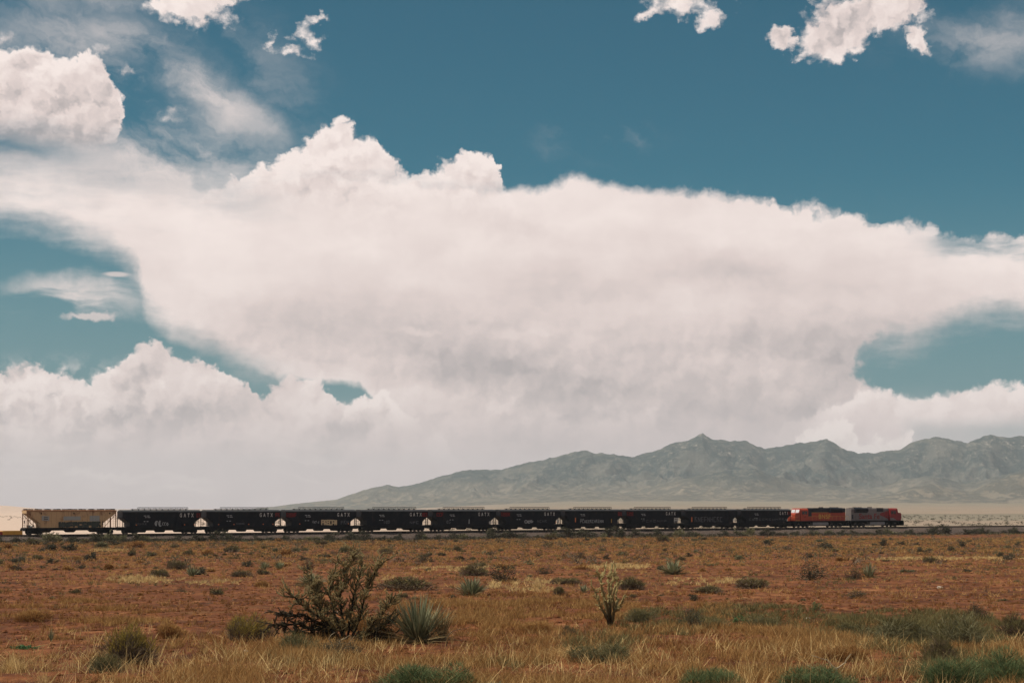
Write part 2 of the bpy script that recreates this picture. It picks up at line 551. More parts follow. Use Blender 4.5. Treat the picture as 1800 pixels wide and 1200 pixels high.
class MB:
    """collects boxes, prisms and tubes, then links them as one mesh object"""
    def __init__(self):
        self.v, self.f = [], []

    def add(self, vs, fs):
        b = len(self.v)
        self.v += [tuple(p) for p in vs]
        self.f += [tuple(b + i for i in q) for q in fs]
        return self

    def box(self, x0, x1, y0, y1, z0, z1):
        vs = [(x, y, z) for x in (x0, x1) for y in (y0, y1) for z in (z0, z1)]
        return self.add(vs, [(0, 1, 3, 2), (4, 6, 7, 5), (0, 4, 5, 1), (2, 3, 7, 6), (0, 2, 6, 4), (1, 5, 7, 3)])

    def prism(self, prof, y0, y1):
        """a profile in (x, z) swept from y0 to y1"""
        n = len(prof)
        vs = [(x, y0, z) for x, z in prof] + [(x, y1, z) for x, z in prof]
        fs = [(i, (i + 1) % n, n + (i + 1) % n, n + i) for i in range(n)] + [tuple(range(n - 1, -1, -1)), tuple(range(n, 2 * n))]
        return self.add(vs, fs)

    def prism_x(self, prof, x0, x1):
        """a profile in (y, z) swept from x0 to x1"""
        n = len(prof)
        vs = [(x0, y, z) for y, z in prof] + [(x1, y, z) for y, z in prof]
        fs = [(i, (i + 1) % n, n + (i + 1) % n, n + i) for i in range(n)] + [tuple(range(n - 1, -1, -1)), tuple(range(n, 2 * n))]
        return self.add(vs, fs)

    def cyl(self, c, axis, r, h, n=12):
        """cylinder centred at c along 'x','y' or 'z', length h"""
        vs = []
        for k in (-h / 2, h / 2):
            for i in range(n):
                a = 2 * math.pi * i / n
                p, q = r * math.cos(a), r * math.sin(a)
                o = {'x': (k, p, q), 'y': (p, k, q), 'z': (p, q, k)}[axis]
                vs.append((c[0] + o[0], c[1] + o[1], c[2] + o[2]))
        fs = [(i, (i + 1) % n, n + (i + 1) % n, n + i) for i in range(n)] + [tuple(range(n - 1, -1, -1)), tuple(range(n, 2 * n))]
        return self.add(vs, fs)

    def bar(self, a, b, r=0.02, n=4):
        a, b = Vector(a), Vector(b)
        d = (b - a)
        if d.length < 1e-6:
            return self
        z = d.normalized()
        x = z.orthogonal().normalized()
        y = z.cross(x)
        vs = []
        for p in (a, b):
            for i in range(n):
                t = 2 * math.pi * i / n + math.pi / n
                vs.append(p + (x * math.cos(t) + y * math.sin(t)) * r)
        fs = [(i, (i + 1) % n, n + (i + 1) % n, n + i) for i in range(n)] + [tuple(range(n - 1, -1, -1)), tuple(range(n, 2 * n))]
        return self.add(vs, fs)

    def mesh(self, name, mat):
        me = bpy.data.meshes.new(name)
        me.from_pydata(self.v, [], self.f)
        bm = bmesh.new()
        bm.from_mesh(me)
        bmesh.ops.recalc_face_normals(bm, faces=bm.faces)
        bm.to_mesh(me)
        bm.free()
        me.materials.append(mat)
        return me

    def build(self, name, mat, parent=None):
        return new_obj(name, self.mesh(name, mat), parent)


MATS = {}


def material(name, build, rough=0.85, spec=0.2, metallic=0.0):
    """build(nt) -> S colour (or tuple); optionally (colour, height) for a bump"""
    if name in MATS:
        return MATS[name]
    m = bpy.data.materials.new(name)
    m.use_nodes = True
    nt = m.node_tree
    p = nt.nodes['Principled BSDF']
    p.inputs['Roughness'].default_value = rough
    p.inputs['Specular IOR Level'].default_value = spec
    p.inputs['Metallic'].default_value = metallic
    r = build(nt)
    h = None
    if isinstance(r, tuple) and len(r) == 3 and isinstance(r[1], S):
        r, h, (hs, hd) = r
    if isinstance(r, S):
        nt.links.new(r.s, p.inputs['Base Color'])
    else:
        p.inputs['Base Color'].default_value = (r[0], r[1], r[2], 1)
    if h is not None:
        b = nt.nodes.new('ShaderNodeBump')
        b.inputs['Strength'].default_value = hs
        b.inputs['Distance'].default_value = hd
        nt.links.new(h.s, b.inputs['Height'])
        nt.links.new(b.outputs[0], p.inputs['Normal'])
    MATS[name] = m
    return m


def wpos(nt):
    n = nt.nodes.new('ShaderNodeNewGeometry')
    return S(nt, n.outputs['Position'])


def opos(nt):
    n = nt.nodes.new('ShaderNodeTexCoord')
    return S(nt, n.outputs['Object'])


def vscale(nt, v, s):
    n = nt.nodes.new('ShaderNodeVectorMath')
    n.operation = 'MULTIPLY'
    nt.links.new(v.s, n.inputs[0])
    n.inputs[1].default_value = s
    return S(nt, n.outputs[0])


# ------------------------------------------------------------------ the lie of the land
TH = R(32.0)                                  # heading of the railway
CT, ST = math.cos(TH), math.sin(TH)
TX0, TY0 = -87.51, 293.88                     # rear end of the train on the track axis
RAIL_Z = -5.2


def gz(x, y):
    """height of the ground (the camera is the origin)"""
    x, y = np.asarray(x, float), np.asarray(y, float)
    yy = np.maximum(y, -40.0)
    z = -(2.3 + 5.6 * (1 - np.exp(-yy / 200.0)))
    near = 1 - sst(y, 200, 420)
    z = z + near * (0.16 * perlin(x / 11, y / 11, 3) + 0.09 * perlin(x / 3.1, y / 3.1, 4) + 0.05 * perlin(x / 0.9, y / 0.9, 5))
    z = z + 0.25 * perlin(x / 60, y / 60, 6) * sst(y, 40, 150)
    r = x / np.maximum(y, 50.0)
    side = sst(r, -0.13, 0.06)
    far = np.maximum(y - 1500.0, 0.0)
    zr = 34.0 * (far / 5500.0) ** 1.6
    zl = -22.0 * sst(y, 700, 9000)
    z = z + side * zr + (1 - side) * zl
    # sandy knoll beyond the rear of the train
    for cx, cy, h, wx, wy in ((-925, 3000, 9, 24, 260), (-975, 3050, 8, 50, 300), (-1060, 3100, 9, 90, 320), (-885, 2960, 4, 40, 220)):
        z = z + h * np.exp(-((x - cx) / wx) ** 2 - ((y - cy) / wy) ** 2)
    return z


def px_ground(px, py):
    """the ground point seen at photo pixel (px, py)"""
    lo, hi = 15.0, 600.0
    r = (px - 900.0) / FPX
    for _ in range(60):
        y = 0.5 * (lo + hi)
        row = YH - FPX * float(gz(r * y, y)) / y
        if row > py:
            lo = y
        else:
            hi = y
    return (r * y, y, float(gz(r * y, y)))


def build_ground():
    def spacing(lo, hi, a, near, growth):
        s, v = [lo], lo
        while v < hi:
            d = near if abs(v) < a else near + (abs(v) - a) * growth
            v += d
            s.append(v)
        return np.array(s)
    xs = np.unique(np.concatenate([spacing(0, 9000, 22, 0.34, 0.042), -spacing(0, 9000, 22, 0.34, 0.042)]))
    ys = [-120.0, -40, -10, 5, 15, 22]
    v = 26.0
    while v < 13900:
        ys.append(v)
        v += 0.28 + max(0.0, v - 30) * 0.0115
    ys = np.array(ys)
    X, Y = np.meshgrid(xs, ys)
    Z = gz(X, Y)
    n, m = X.shape
    idx = np.arange(n * m).reshape(n, m)
    F = np.stack([idx[:-1, :-1], idx[:-1, 1:], idx[1:, 1:], idx[1:, :-1]], -1).reshape(-1, 4)

    def col(nt):
        p = wpos(nt)
        x, y, z = sep(nt, p)
        q = (y - TY0) * CT - (x - TX0) * ST              # metres beyond the track axis
        n1 = noise(nt, p, 0.035, 5, 0.55)
        n2 = noise(nt, p, 0.30, 5, 0.6)
        n3 = noise(nt, vscale(nt, p, (1.0, 0.55, 1.0)), 2.2, 5, 0.65)
        n4 = noise(nt, p, 14.0, 3, 0.6)
        soil = ramp(nt, n3 * 0.55 + n2 * 0.45, [(0.38, SOIL_DK), (0.48, SOIL), (0.57, SOIL_LT), (0.67, SAND)])
        soil = mixc(nt, n1.sstep(0.45, 0.68) * 0.45, soil, SOIL_LT)
        soil = mixc(nt, n4.sstep(0.55, 0.75) * 0.35, soil, SOIL_DK)
        # sparse dry-grass litter tints parts of the plain
        litter = noise(nt, vscale(nt, p, (0.6, 1.0, 1.0)), 0.55, 6, 0.65)
        soil = mixc(nt, litter.sstep(0.52, 0.68) * 0.55, soil, STRAW)
        # pale desert floor beyond the railway
        f1 = noise(nt, vscale(nt, p, (0.004, 0.02, 1.0)), 1.0, 4, 0.5)
        f2 = noise(nt, vscale(nt, p, (0.02, 0.05, 1.0)), 1.0, 5, 0.65)
        rr = x / y.max(100.0)
        pale = mixc(nt, f2.sstep(0.40, 0.62) * 0.6 * rr.sstep(-0.15, 0.05), mixc(nt, rr.sstep(-0.18, 0.04), PALE_SAND, PALE), PALE_SCRUB)
        scrub = mixc(nt, f2.sstep(0.38, 0.6), PALE_SCRUB, SCRUB)
        belt = y.sstep(840, 880) * y.sstep(1560, 1500) * rr.sstep(-0.05, 0.10)
        belt2 = (y + (f1 - 0.5) * 160).sstep(1330, 1400) * y.sstep(1560, 1500) * rr.sstep(-0.05, 0.10)
        fl = mixc(nt, belt * 0.8, pale, PALE_SCRUB)
        fl = mixc(nt, belt2 * 0.8, fl, scrub)
        fl = mixc(nt, q.sstep(170, 90) * 0.85 * rr.sstep(0.12, 0.2), fl, scrub)
        f3 = noise(nt, vscale(nt, p, (0.004, 0.002, 1.0)), 1.0, 5, 0.6)
        fl = mixc(nt, (y + (f3 - 0.5) * 2600).sstep(1900, 4400) * rr.sstep(-0.10, 0.06), fl, mixc(nt, f2.sstep(0.42, 0.6), MT_FAN, PALE_SCRUB))
        c = mixc(nt, (q + (n1 - 0.5) * 10).sstep(3, 16), soil, fl)
        return c, n3 * 0.6 + n4 * 0.4, (0.7, 0.12)
    g = new_obj('ground', np_mesh('ground', np.stack([X, Y, Z], -1).reshape(-1, 3), F, material('desert_soil', col, 0.95, 0.1), smooth=True))
    tag(g, kind='structure')
    return g


MT_FAN = (0.27, 0.22, 0.165)
SOIL_DK = (0.052, 0.018, 0.009)
SOIL = (0.106, 0.038, 0.017)
SOIL_LT = (0.192, 0.070, 0.027)
SAND = (0.36, 0.175, 0.075)
STRAW = (0.20, 0.105, 0.040)
PALE_SAND = (0.53, 0.405, 0.325)
PALE = (0.31, 0.23, 0.170)
PALE_SCRUB = (0.20, 0.175, 0.13)
SCRUB = (0.13, 0.115, 0.075)
build_ground()


# ------------------------------------------------------------------ mountains
def build_mountains():
    sky = np.array([(200, 900), (440, 894), (480, 890), (520, 885), (560, 881), (590, 878), (620, 868), (650, 858), (680, 852), (700, 856), (740, 848), (790, 832),
                    (830, 825), (880, 826), (920, 815), (960, 806), (1000, 797), (1030, 791), (1050, 796), (1070, 797), (1110, 804), (1150, 793), (1180, 780),
                    (1215, 772), (1235, 762), (1250, 771), (1280, 774), (1310, 775), (1330, 784), (1345, 789), (1370, 784), (1400, 779), (1430, 776),
                    (1452, 770), (1475, 784), (1508, 797), (1545, 795), (1580, 791), (1600, 780), (1625, 771), (1645, 767), (1680, 773), (1700, 778),
                    (1720, 770), (1742, 763), (1770, 769), (1800, 766), (1900, 775), (2100, 765), (2400, 800), (2700, 840), (3200, 900)], float)
    mid = np.array([(480, 905), (620, 892), (760, 884), (880, 872), (960, 858), (1040, 862), (1120, 868), (1200, 842), (1270, 826), (1320, 822), (1360, 836), (1420, 852),
                    (1480, 866), (1540, 862), (1590, 842), (1640, 835), (1700, 850), (1760, 836), (1830, 815), (2000, 830), (2400, 850), (2900, 905)], float)
    foot = np.array([(1150, 910), (1280, 896), (1360, 886), (1440, 884), (1510, 878), (1560, 868), (1600, 856), (1640, 850), (1680, 860), (1715, 863), (1750, 848),
                     (1790, 834), (1840, 825), (1950, 845), (2200, 850), (2700, 910)], float)
    xs = np.linspace(-1500, 4300, 560)
    ys = np.concatenate([np.linspace(3600, 9800, 330), np.linspace(9830, 12600, 40)])
    X, Y = np.meshgrid(xs, ys)
    base = gz(X, Y)
    px = 900 + FPX * X / Y
    wpx = px + 26 * perlin(X / 500, Y / 500, 31)          # bends the spurs away from the view lines
    rid = ridged(X / 760 + 0.25 * perlin(X / 700, Y / 700, 21), Y / 1050 + 0.25 * perlin(X / 700, Y / 700, 22), 6, 11)
    rid2 = ridged(X / 210, Y / 280, 4, 15)
    rough = fbm(X / 90, Y / 90, 3, 0.6, 41)
    H = base - 6.0

    def layer(prof, Yc, W, back, exact):
        nonlocal H
        a = (YH - np.interp(px if exact else wpx, prof[:, 0], prof[:, 1])) / FPX
        yc = Yc + 260 * perlin(X / 900, 0 * X, 33)
        top = a * yc
        rise = np.maximum(top - base, 0.0)
        s = np.where(Y < yc, (yc - Y) / W, (Y - yc) / back)
        s = np.clip(s, 0, 1)
        p = np.where(Y < yc, (1 - s) ** 1.75, 1 - s ** 1.3)
        carve = np.sin(np.pi * np.clip(s, 0, 1) ** 0.55) * sst(s, 0.0, 0.16)
        h = base + rise * p * (1 - 0.95 * carve * (1 - rid) - 0.40 * carve * (1 - rid2)) + rise * 0.010 * rough * (1 + 3 * s)
        crag = ridged(X / 75, Y / 75, 3, 19)
        h = h + np.minimum(rise, 200) * 0.055 * (crag - 0.45) * (1 - s) ** 3 + np.minimum(rise, 120) * 0.05 * (rid2 - 0.5) * (1 - s)
        h = np.where((s >= 1) | (rise <= 0), base - 6.0, h)
        H = np.maximum(H, h)
    layer(sky, 9300.0, 2900.0, 2000.0, True)
    layer(mid, 7500.0, 1700.0, 1300.0, False)
    layer(foot, 5800.0, 1100.0, 800.0, False)
    n, m = X.shape
    idx = np.arange(n * m).reshape(n, m)
    F = np.stack([idx[:-1, :-1], idx[:-1, 1:], idx[1:, 1:], idx[1:, :-1]], -1).reshape(-1, 4)
    keep = (H > base - 5.9).reshape(-1)[F].any(1)
    F = F[keep]

    def col(nt):
        p = wpos(nt)
        x, y, z = sep(nt, p)
        a = noise(nt, p, 0.0022, 5, 0.6)
        b = noise(nt, p, 0.022, 4, 0.65)
        c = noise(nt, p, 0.06, 3, 0.6)
        g = S(nt, nt.nodes.new('ShaderNodeNewGeometry').outputs['Normal'])
        gx_, gy_, gz_ = sep(nt, g)
        low = (z + (a - 0.5) * 190).sstep(170, 15)
        k = mixc(nt, (b * 0.6 + c * 0.4).sstep(0.46, 0.62), MT_SCRUB, MT_SOIL)
        a2 = noise(nt, p, 0.0045, 4, 0.6)
        k = mixc(nt, a2.sstep(0.50, 0.66) * 0.6, k, MT_SOIL)
        k = mixc(nt, a2.sstep(0.47, 0.36) * 0.6, k, MT_SCRUB)
        k = mixc(nt, low * 0.75, k, MT_FAN)
        k = mixc(nt, b.sstep(0.56, 0.50) * 0.55 * low, k, MT_SCRUB)
        rock = (b * 0.5 + c * 0.5 + (z - 250.0) * 0.0004).sstep(0.60, 0.68) * gz_.sstep(0.97, 0.86)
        k = mixc(nt, rock * 0.8, k, MT_ROCK)
        return k, b * 0.6 + c * 0.4, (1.0, 14.0)
    o = new_obj('mountain_range', np_mesh('mountain_range', np.stack([X, Y, H], -1).reshape(-1, 3), F, material('mountain_scrub', col, 0.95, 0.1), smooth=False))
    tag(o, kind='structure')


MT_SCRUB = (0.042, 0.057, 0.056)
MT_SOIL = (0.155, 0.145, 0.122)
MT_FAN = (0.27, 0.22, 0.165)
MT_ROCK = (0.42, 0.36, 0.31)
build_mountains()


# ------------------------------------------------------------------ railway
def tpos(t, n=0.0, z=0.0):
    """point at t metres along the track, n metres towards the far side, z above the rail heads"""
    return (TX0 + t * CT - n * ST, TY0 + t * ST + n * CT, RAIL_Z + z)


def m_ballast(nt):
    p = wpos(nt)
    a = noise(nt, p, 9.0, 2, 0.7)
    b = noise(nt, p, 0.35, 4, 0.6)
    d = noise(nt, p, 2.5, 3, 0.6)
    c = ramp(nt, a, [(0.34, (0.024, 0.019, 0.017)), (0.5, (0.085, 0.064, 0.054)), (0.66, (0.22, 0.165, 0.135))])
    c = mixc(nt, b.sstep(0.5, 0.7) * 0.4, c, (0.10, 0.055, 0.035))
    return c, a * 0.7 + d * 0.3, (1.0, 0.10)


def build_track():
    tr = tag(empty('railway_track', tpos(0, 0, -2.0), TH), kind='structure')
    T = np.concatenate([np.linspace(-420, -30, 80), np.linspace(-29, 340, 740), np.linspace(342, 900, 120)])
    prof = np.array([(-6.6, -3.4), (-4.7, -1.55), (-3.6, -0.95), (-2.15, -0.40), (-1.7, -0.34), (-0.6, -0.36), (0.6, -0.36), (1.7, -0.34), (2.15, -0.40), (3.6, -0.95), (4.7, -1.55), (6.6, -3.4)])
    # finer profile
    k = np.linspace(0, len(prof) - 1, 45)
    pn = np.interp(k, np.arange(len(prof)), prof[:, 0])
    pz = np.interp(k, np.arange(len(prof)), prof[:, 1])
    TT, NN = np.meshgrid(T, pn, indexing='ij')
    ZZ = np.broadcast_to(pz, TT.shape).copy()
    out = sst(np.abs(NN), 1.6, 2.6)
    ZZ += out * (0.10 * perlin(TT / 0.7, NN / 0.7, 51) + 0.16 * perlin(TT / 3, NN / 2, 52)) + 0.02 * perlin(TT / 0.3, NN / 0.3, 53)
    NN = NN + np.sign(NN) * out * 0.4 * perlin(TT / 6, NN * 0 + 3.3, 54)
    v = np.stack([TT, NN, ZZ + 2.0], -1).reshape(-1, 3)
    n, m = TT.shape
    idx = np.arange(n * m).reshape(n, m)
    F = np.stack([idx[:-1, :-1], idx[1:, :-1], idx[1:, 1:], idx[:-1, 1:]], -1).reshape(-1, 4)
    new_obj('ballast_bed', np_mesh('ballast_bed', v, F, material('ballast', m_ballast, 0.95, 0.1), smooth=True), tr)
    steel = material('rail_steel', lambda nt: mixc(nt, noise(nt, opos(nt), 3.0, 3, 0.6), (0.05, 0.028, 0.02), (0.11, 0.06, 0.04)), 0.6, 0.4)
    for s in (-0.7175, 0.7175):
        b = MB()
        b.prism_x([(s - 0.07, 1.83), (s + 0.07, 1.83), (s + 0.07, 1.845), (s + 0.012, 1.865), (s + 0.012, 1.955), (s + 0.036, 1.965), (s + 0.036, 2.0), (s - 0.036, 2.0), (s - 0.036, 1.965), (s - 0.012, 1.955), (s - 0.012, 1.865), (s - 0.07, 1.845)], -420, 900)
        b.build('rail', steel, tr)
    wood = material('sleeper_wood', lambda nt: mixc(nt, noise(nt, opos(nt), 4.0, 4, 0.6), (0.03, 0.024, 0.02), (0.085, 0.066, 0.052)), 0.9, 0.1)
    b = MB()
    for i in range(0, 900):
        t = -80 + i * 0.6
        b.box(t - 0.11, t + 0.11, -1.3, 1.3, 1.60, 1.828)
    s = b.build('sleepers', wood, tr)
    s['kind'] = 'stuff'


build_track()
# ------------------------------------------------------------------ train materials
def m_paint(name, base, dust=(0.20, 0.14, 0.10), k=0.35, rough=0.55, spec=0.35, streak=0.4, rust=(0.10, 0.035, 0.015), rk=0.0):
    def f(nt):
        p = opos(nt)
        a = noise(nt, p, 0.9, 5, 0.6)
        b = noise(nt, vscale(nt, p, (3.0, 3.0, 0.25)), 1.6, 4, 0.65)
        x, y, z = sep(nt, p)
        c = mixc(nt, b.sstep(0.48, 0.75) * streak, base, [v * 0.45 for v in base])
        c = mixc(nt, a.sstep(0.50, 0.75) * k, c, dust)
        if rk:
            c = mixc(nt, (b * 0.6 + a * 0.4).sstep(0.52, 0.66) * rk, c, rust)
        return c
    return material(name, f, rough, spec)


P_BLACK = m_paint('weathered_black_paint', (0.006, 0.0068, 0.011), (0.030, 0.027, 0.028), 0.6, 0.6, 0.14, 0.5, (0.035, 0.016, 0.012), 0.5)
P_UNDER = m_paint('grimy_underframe', (0.010, 0.009, 0.010), (0.04, 0.03, 0.025), 0.5, 0.8, 0.15)
P_ROOF = m_paint('sunlit_dusty_roof', (0.034, 0.035, 0.038), (0.085, 0.08, 0.075), 0.5, 0.6, 0.3)  # dark car paint greyed to stand for sunlight on top, plus dust patches
P_TAN = m_paint('faded_tan_paint', (0.52, 0.34, 0.18), (0.34, 0.20, 0.12), 0.7, 0.7, 0.2, 0.35, (0.15, 0.06, 0.03), 0.95)
P_TAN_RUST = m_paint('rusty_tan_trim', (0.30, 0.16, 0.085), (0.14, 0.06, 0.035), 0.8, 0.75, 0.2, 0.5)
P_RUSTDARK = m_paint('dark_rusty_steel', (0.045, 0.025, 0.022), (0.10, 0.05, 0.04), 0.6, 0.8, 0.15)
P_GREYPATCH = m_paint('grey_patch_paint', (0.33, 0.33, 0.30), (0.28, 0.24, 0.2), 0.5, 0.7, 0.2)
P_RED = m_paint('faded_red_paint', (0.22, 0.016, 0.015), (0.10, 0.025, 0.02), 0.7, 0.5, 0.35, 0.3)
P_ORANGE = m_paint('orange_red_paint', (0.34, 0.046, 0.018), (0.12, 0.03, 0.022), 0.7, 0.5, 0.35, 0.3)
P_SILVER = m_paint('dull_silver_paint', (0.150, 0.130, 0.123), (0.10, 0.075, 0.068), 0.6, 0.5, 0.4, 0.4)
P_DARKHOOD = m_paint('black_hood_paint', (0.011, 0.011, 0.016), (0.03, 0.028, 0.03), 0.5, 0.5, 0.3)
P_YELLOW = m_paint('yellow_paint', (0.52, 0.30, 0.06), (0.32, 0.16, 0.045), 0.4, 0.6, 0.3)
P_WHITE = m_paint('white_lettering', (0.55, 0.52, 0.47), (0.30, 0.27, 0.24), 0.6, 0.7, 0.2, 0.2)
P_PALEGREY = m_paint('pale_grey_spray_paint', (0.34, 0.34, 0.33), (0.18, 0.18, 0.18), 0.5, 0.7, 0.2, 0.3)
P_DIMGREY = m_paint('dim_grey_spray_paint', (0.10, 0.10, 0.105), (0.06, 0.06, 0.065), 0.5, 0.7, 0.2, 0.3)
P_BUFF = m_paint('buff_spray_paint', (0.56, 0.42, 0.24), (0.4, 0.28, 0.16), 0.4, 0.7, 0.2, 0.3)
P_DKGREEN = m_paint('dark_green_spray_paint', (0.050, 0.055, 0.045), (0.12, 0.11, 0.085), 0.6, 0.7, 0.2, 0.5)
P_MAROON = m_paint('dark_red_spray_paint', (0.15, 0.012, 0.012), (0.12, 0.02, 0.018), 0.5, 0.7, 0.2, 0.4)
P_REFLECT = m_paint('orange_reflector', (0.75, 0.20, 0.05), (0.5, 0.15, 0.05), 0.3, 0.5, 0.4, 0.1)
P_STEEL = m_paint('worn_wheel_steel', (0.07, 0.055, 0.05), (0.12, 0.08, 0.06), 0.5, 0.6, 0.4)
P_TANK = m_paint('dusty_fuel_tank', (0.20, 0.19, 0.19), (0.32, 0.28, 0.25), 0.6, 0.5, 0.4)
P_GLASS = material('sky_white_windscreen_glass', lambda nt: (0.86, 0.85, 0.83), 0.35, 0.5, 0.6)  # near-white base colour stands in for bright sky reflected in the panes
P_GLASSDK = material('dark_window_glass', lambda nt: (0.012, 0.014, 0.016), 0.08, 0.6)

_text_cache = {}


def text_mesh(body, mat, spacing=1.0, shear=0.0, bold=0.0):
    """flat solid lettering, cap height 1, centred, facing -y"""
    key = (body, mat.name, spacing, shear, bold)
    if key in _text_cache:
        return _text_cache[key]
    cu = bpy.data.curves.new('lettering', 'FONT')
    cu.body = body
    cu.align_x = 'CENTER'
    cu.align_y = 'BOTTOM_BASELINE'
    cu.size = 1.37
    cu.space_character = spacing
    cu.shear = shear
    cu.offset = bold
    cu.extrude = 0.003
    cu.resolution_u = 3
    o = bpy.data.objects.new('lettering', cu)
    COL.objects.link(o)
    bpy.context.view_layer.update()
    dg = bpy.context.evaluated_depsgraph_get()
    me = bpy.data.meshes.new_from_object(o.evaluated_get(dg))
    me.name = 'lettering'
    bpy.data.objects.remove(o, do_unlink=True)
    bpy.data.curves.remove(cu)
    me.transform(Matrix.Rotation(math.pi / 2, 4, 'X'))
    me.materials.clear()
    me.materials.append(mat)
    _text_cache[key] = me
    return me


def text(parent, name, body, mat, x, z, height, y, spacing=1.0, wide=1.0, shear=0.0, bold=0.0):
    o = new_obj(name, text_mesh(body, mat, spacing, shear, bold), parent)
    o.location = (x, y, z)
    o.scale = (height * wide, 1, height)
    return o


def brush(mb, pts, w, y, dy=0.012):
    """a flat painted stroke along pts [(x, z)...] on the side plane y"""
    for k in range(len(pts) - 1):
        (x0, z0), (x1, z1) = pts[k], pts[k + 1]
        d = math.hypot(x1 - x0, z1 - z0)
        if d < 1e-5:
            continue
        nx, nz = -(z1 - z0) / d * w / 2, (x1 - x0) / d * w / 2
        ex, ez = (x1 - x0) / d * w * 0.3, (z1 - z0) / d * w * 0.3
        q = [(x0 - ex + nx, z0 - ez + nz), (x1 + ex + nx, z1 + ez + nz), (x1 + ex - nx, z1 + ez - nz), (x0 - ex - nx, z0 - ez - nz)]
        y0 = y - dy - 0.0004 * k
        mb.add([(a, y0, b) for a, b in q], [(0, 1, 2, 3)])
    return mb


def plate(parent, name, mat, quads, y):
    """flat painted patches: list of polygons [(x, z)...] on side plane y"""
    b = MB()
    for k, q in enumerate(quads):
        b.add([(x, y - 0.008 - 0.0005 * k, z) for x, z in q], [tuple(range(len(q)))])
    return b.build(name, mat, parent)


def loops(seed, x0, x1, z0, z1, n, w):
    """graffiti strokes: rounded letter shapes drawn as overlapping loops"""
    rr = random.Random(seed)
    b = MB()
    for k in range(n):
        cx = x0 + (x1 - x0) * (k + 0.5) / n + rr.uniform(-.05, .05)
        hw, hh = (x1 - x0) / n * rr.uniform(0.35, 0.55), (z1 - z0) * rr.uniform(0.40, 0.52)
        cz = (z0 + z1) / 2 + rr.uniform(-.06, .06)
        a0, a1 = rr.uniform(0, 2), rr.uniform(4.2, 6.9)
        pts = [(cx + hw * math.cos(a0 + (a1 - a0) * i / 12) * (1 + .25 * math.sin(3 * i)), cz + hh * math.sin(a0 + (a1 - a0) * i / 12)) for i in range(13)]
        brush(b, pts, w, -1.56)
        if rr.random() < 0.7:
            brush(b, [(cx - hw * .4, cz - hh), (cx + rr.uniform(-.1, .3) * hw, cz + hh)], w, -1.565)
    return b


def glyphs(seed, x0, x1, z0, z1, n, w, y=-1.56):
    """row of upright blocky letter-like strokes"""
    rr = random.Random(seed)
    b = MB()
    st = (x1 - x0) / n
    for k in range(n):
        a = x0 + k * st
        c = a + st * 0.62
        h0, h1 = z0 + rr.uniform(0, .06), z1 - rr.uniform(0, .08)
        mid = (h0 + h1) / 2 + rr.uniform(-.1, .1)
        kind = rr.randint(0, 5)
        brush(b, [(a, h0), (a, h1)], w, y)
        if kind in (0, 3):
            brush(b, [(c, h0), (c, h1)], w, y - .001)
        if kind in (0, 1, 4):
            brush(b, [(a, mid), (c, mid)], w, y - .002)
        if kind in (1, 2, 4, 5):
            brush(b, [(a, h1), (c, h1)], w, y - .003)
        if kind in (2, 4):
            brush(b, [(a, h0), (c, h0)], w, y - .004)
        if kind in (3, 5):
            brush(b, [(a, h1), (c, h0)], w, y - .005)
    return b


# ------------------------------------------------------------------ shared running gear
def wheel_mesh(r):
    b = MB()
    b.cyl((0, 0, 0), 'y', r, 0.12, 18)
    b.cyl((0, 0.075, 0), 'y', r + 0.03, 0.03, 18)
    return b.mesh('wheel', P_STEEL)


W42, W50 = wheel_mesh(0.42), wheel_mesh(0.5)


def frame_mesh(wb, r):
    b = MB()
    h = wb / 2
    for s in (-1, 1):
        y0, y1 = s * 0.95, s * 1.12
        b.prism([(-h - .35, r + .12), (-h + .3, r + .22), (-.45, r + .36), (.45, r + .36), (h - .3, r + .22), (h + .35, r + .12), (h + .35, r - .12), (h - .25, r - .12),
                 (.5, r - .3), (-.5, r - .3), (-h + .25, r - .12), (-h - .35, r - .12)], min(y0, y1), max(y0, y1))
        for sx in (-h, h):
            b.cyl((sx, s * 1.14, r), 'y', 0.12, 0.1, 10)
        for k in (-.22, 0, .22):
            b.cyl((k, s * 1.13, r - .02), 'z', 0.07, .34, 8)
    b.box(-.3, .3, -1.2, 1.2, r + .05, r + .3)
    return b.mesh('truck_frame', P_UNDER)


F178, F274 = frame_mesh(1.78, 0.42), frame_mesh(2.74, 0.5)


def truck(parent, x, wb, wm, fm, r):
    t = new_obj('truck', fm, parent)
    t.location = (x, 0, 0)
    for sx in (-wb / 2, wb / 2):
        for sy in (-1, 1):
            w = new_obj('wheel', wm, t)
            w.location = (sx, sy * 0.72, r)
            if sy < 0:
                w.rotation_euler = (0, 0, math.pi)
    return t


def ladder_mesh(z0, z1, mat, w=0.42, step=0.34):
    b = MB()
    for x in (-w / 2, w / 2):
        b.bar((x, 0, z0), (x, 0, z1), 0.022)
    z = z0 + 0.15
    while z < z1:
        b.bar((-w / 2, 0, z), (w / 2, 0, z), 0.016)
        z += step
    return b.mesh('ladder', mat)


def coupler_mesh():
    b = MB()
    b.box(0, 0.55, -.1, .1, .75, 1.0)
    b.box(0.42, 0.62, -.18, .16, .70, 1.04)
    b.box(0.1, 0.3, -.28, .28, .66, .72)
    return b.mesh('coupler', P_UNDER)


COUPLER = coupler_mesh()


def couplers(parent, half):
    for s in (-1, 1):
        c = new_obj('coupler', COUPLER, parent)
        c.location = (s * half, 0, 0)
        if s < 0:
            c.rotation_euler = (0, 0, math.pi)


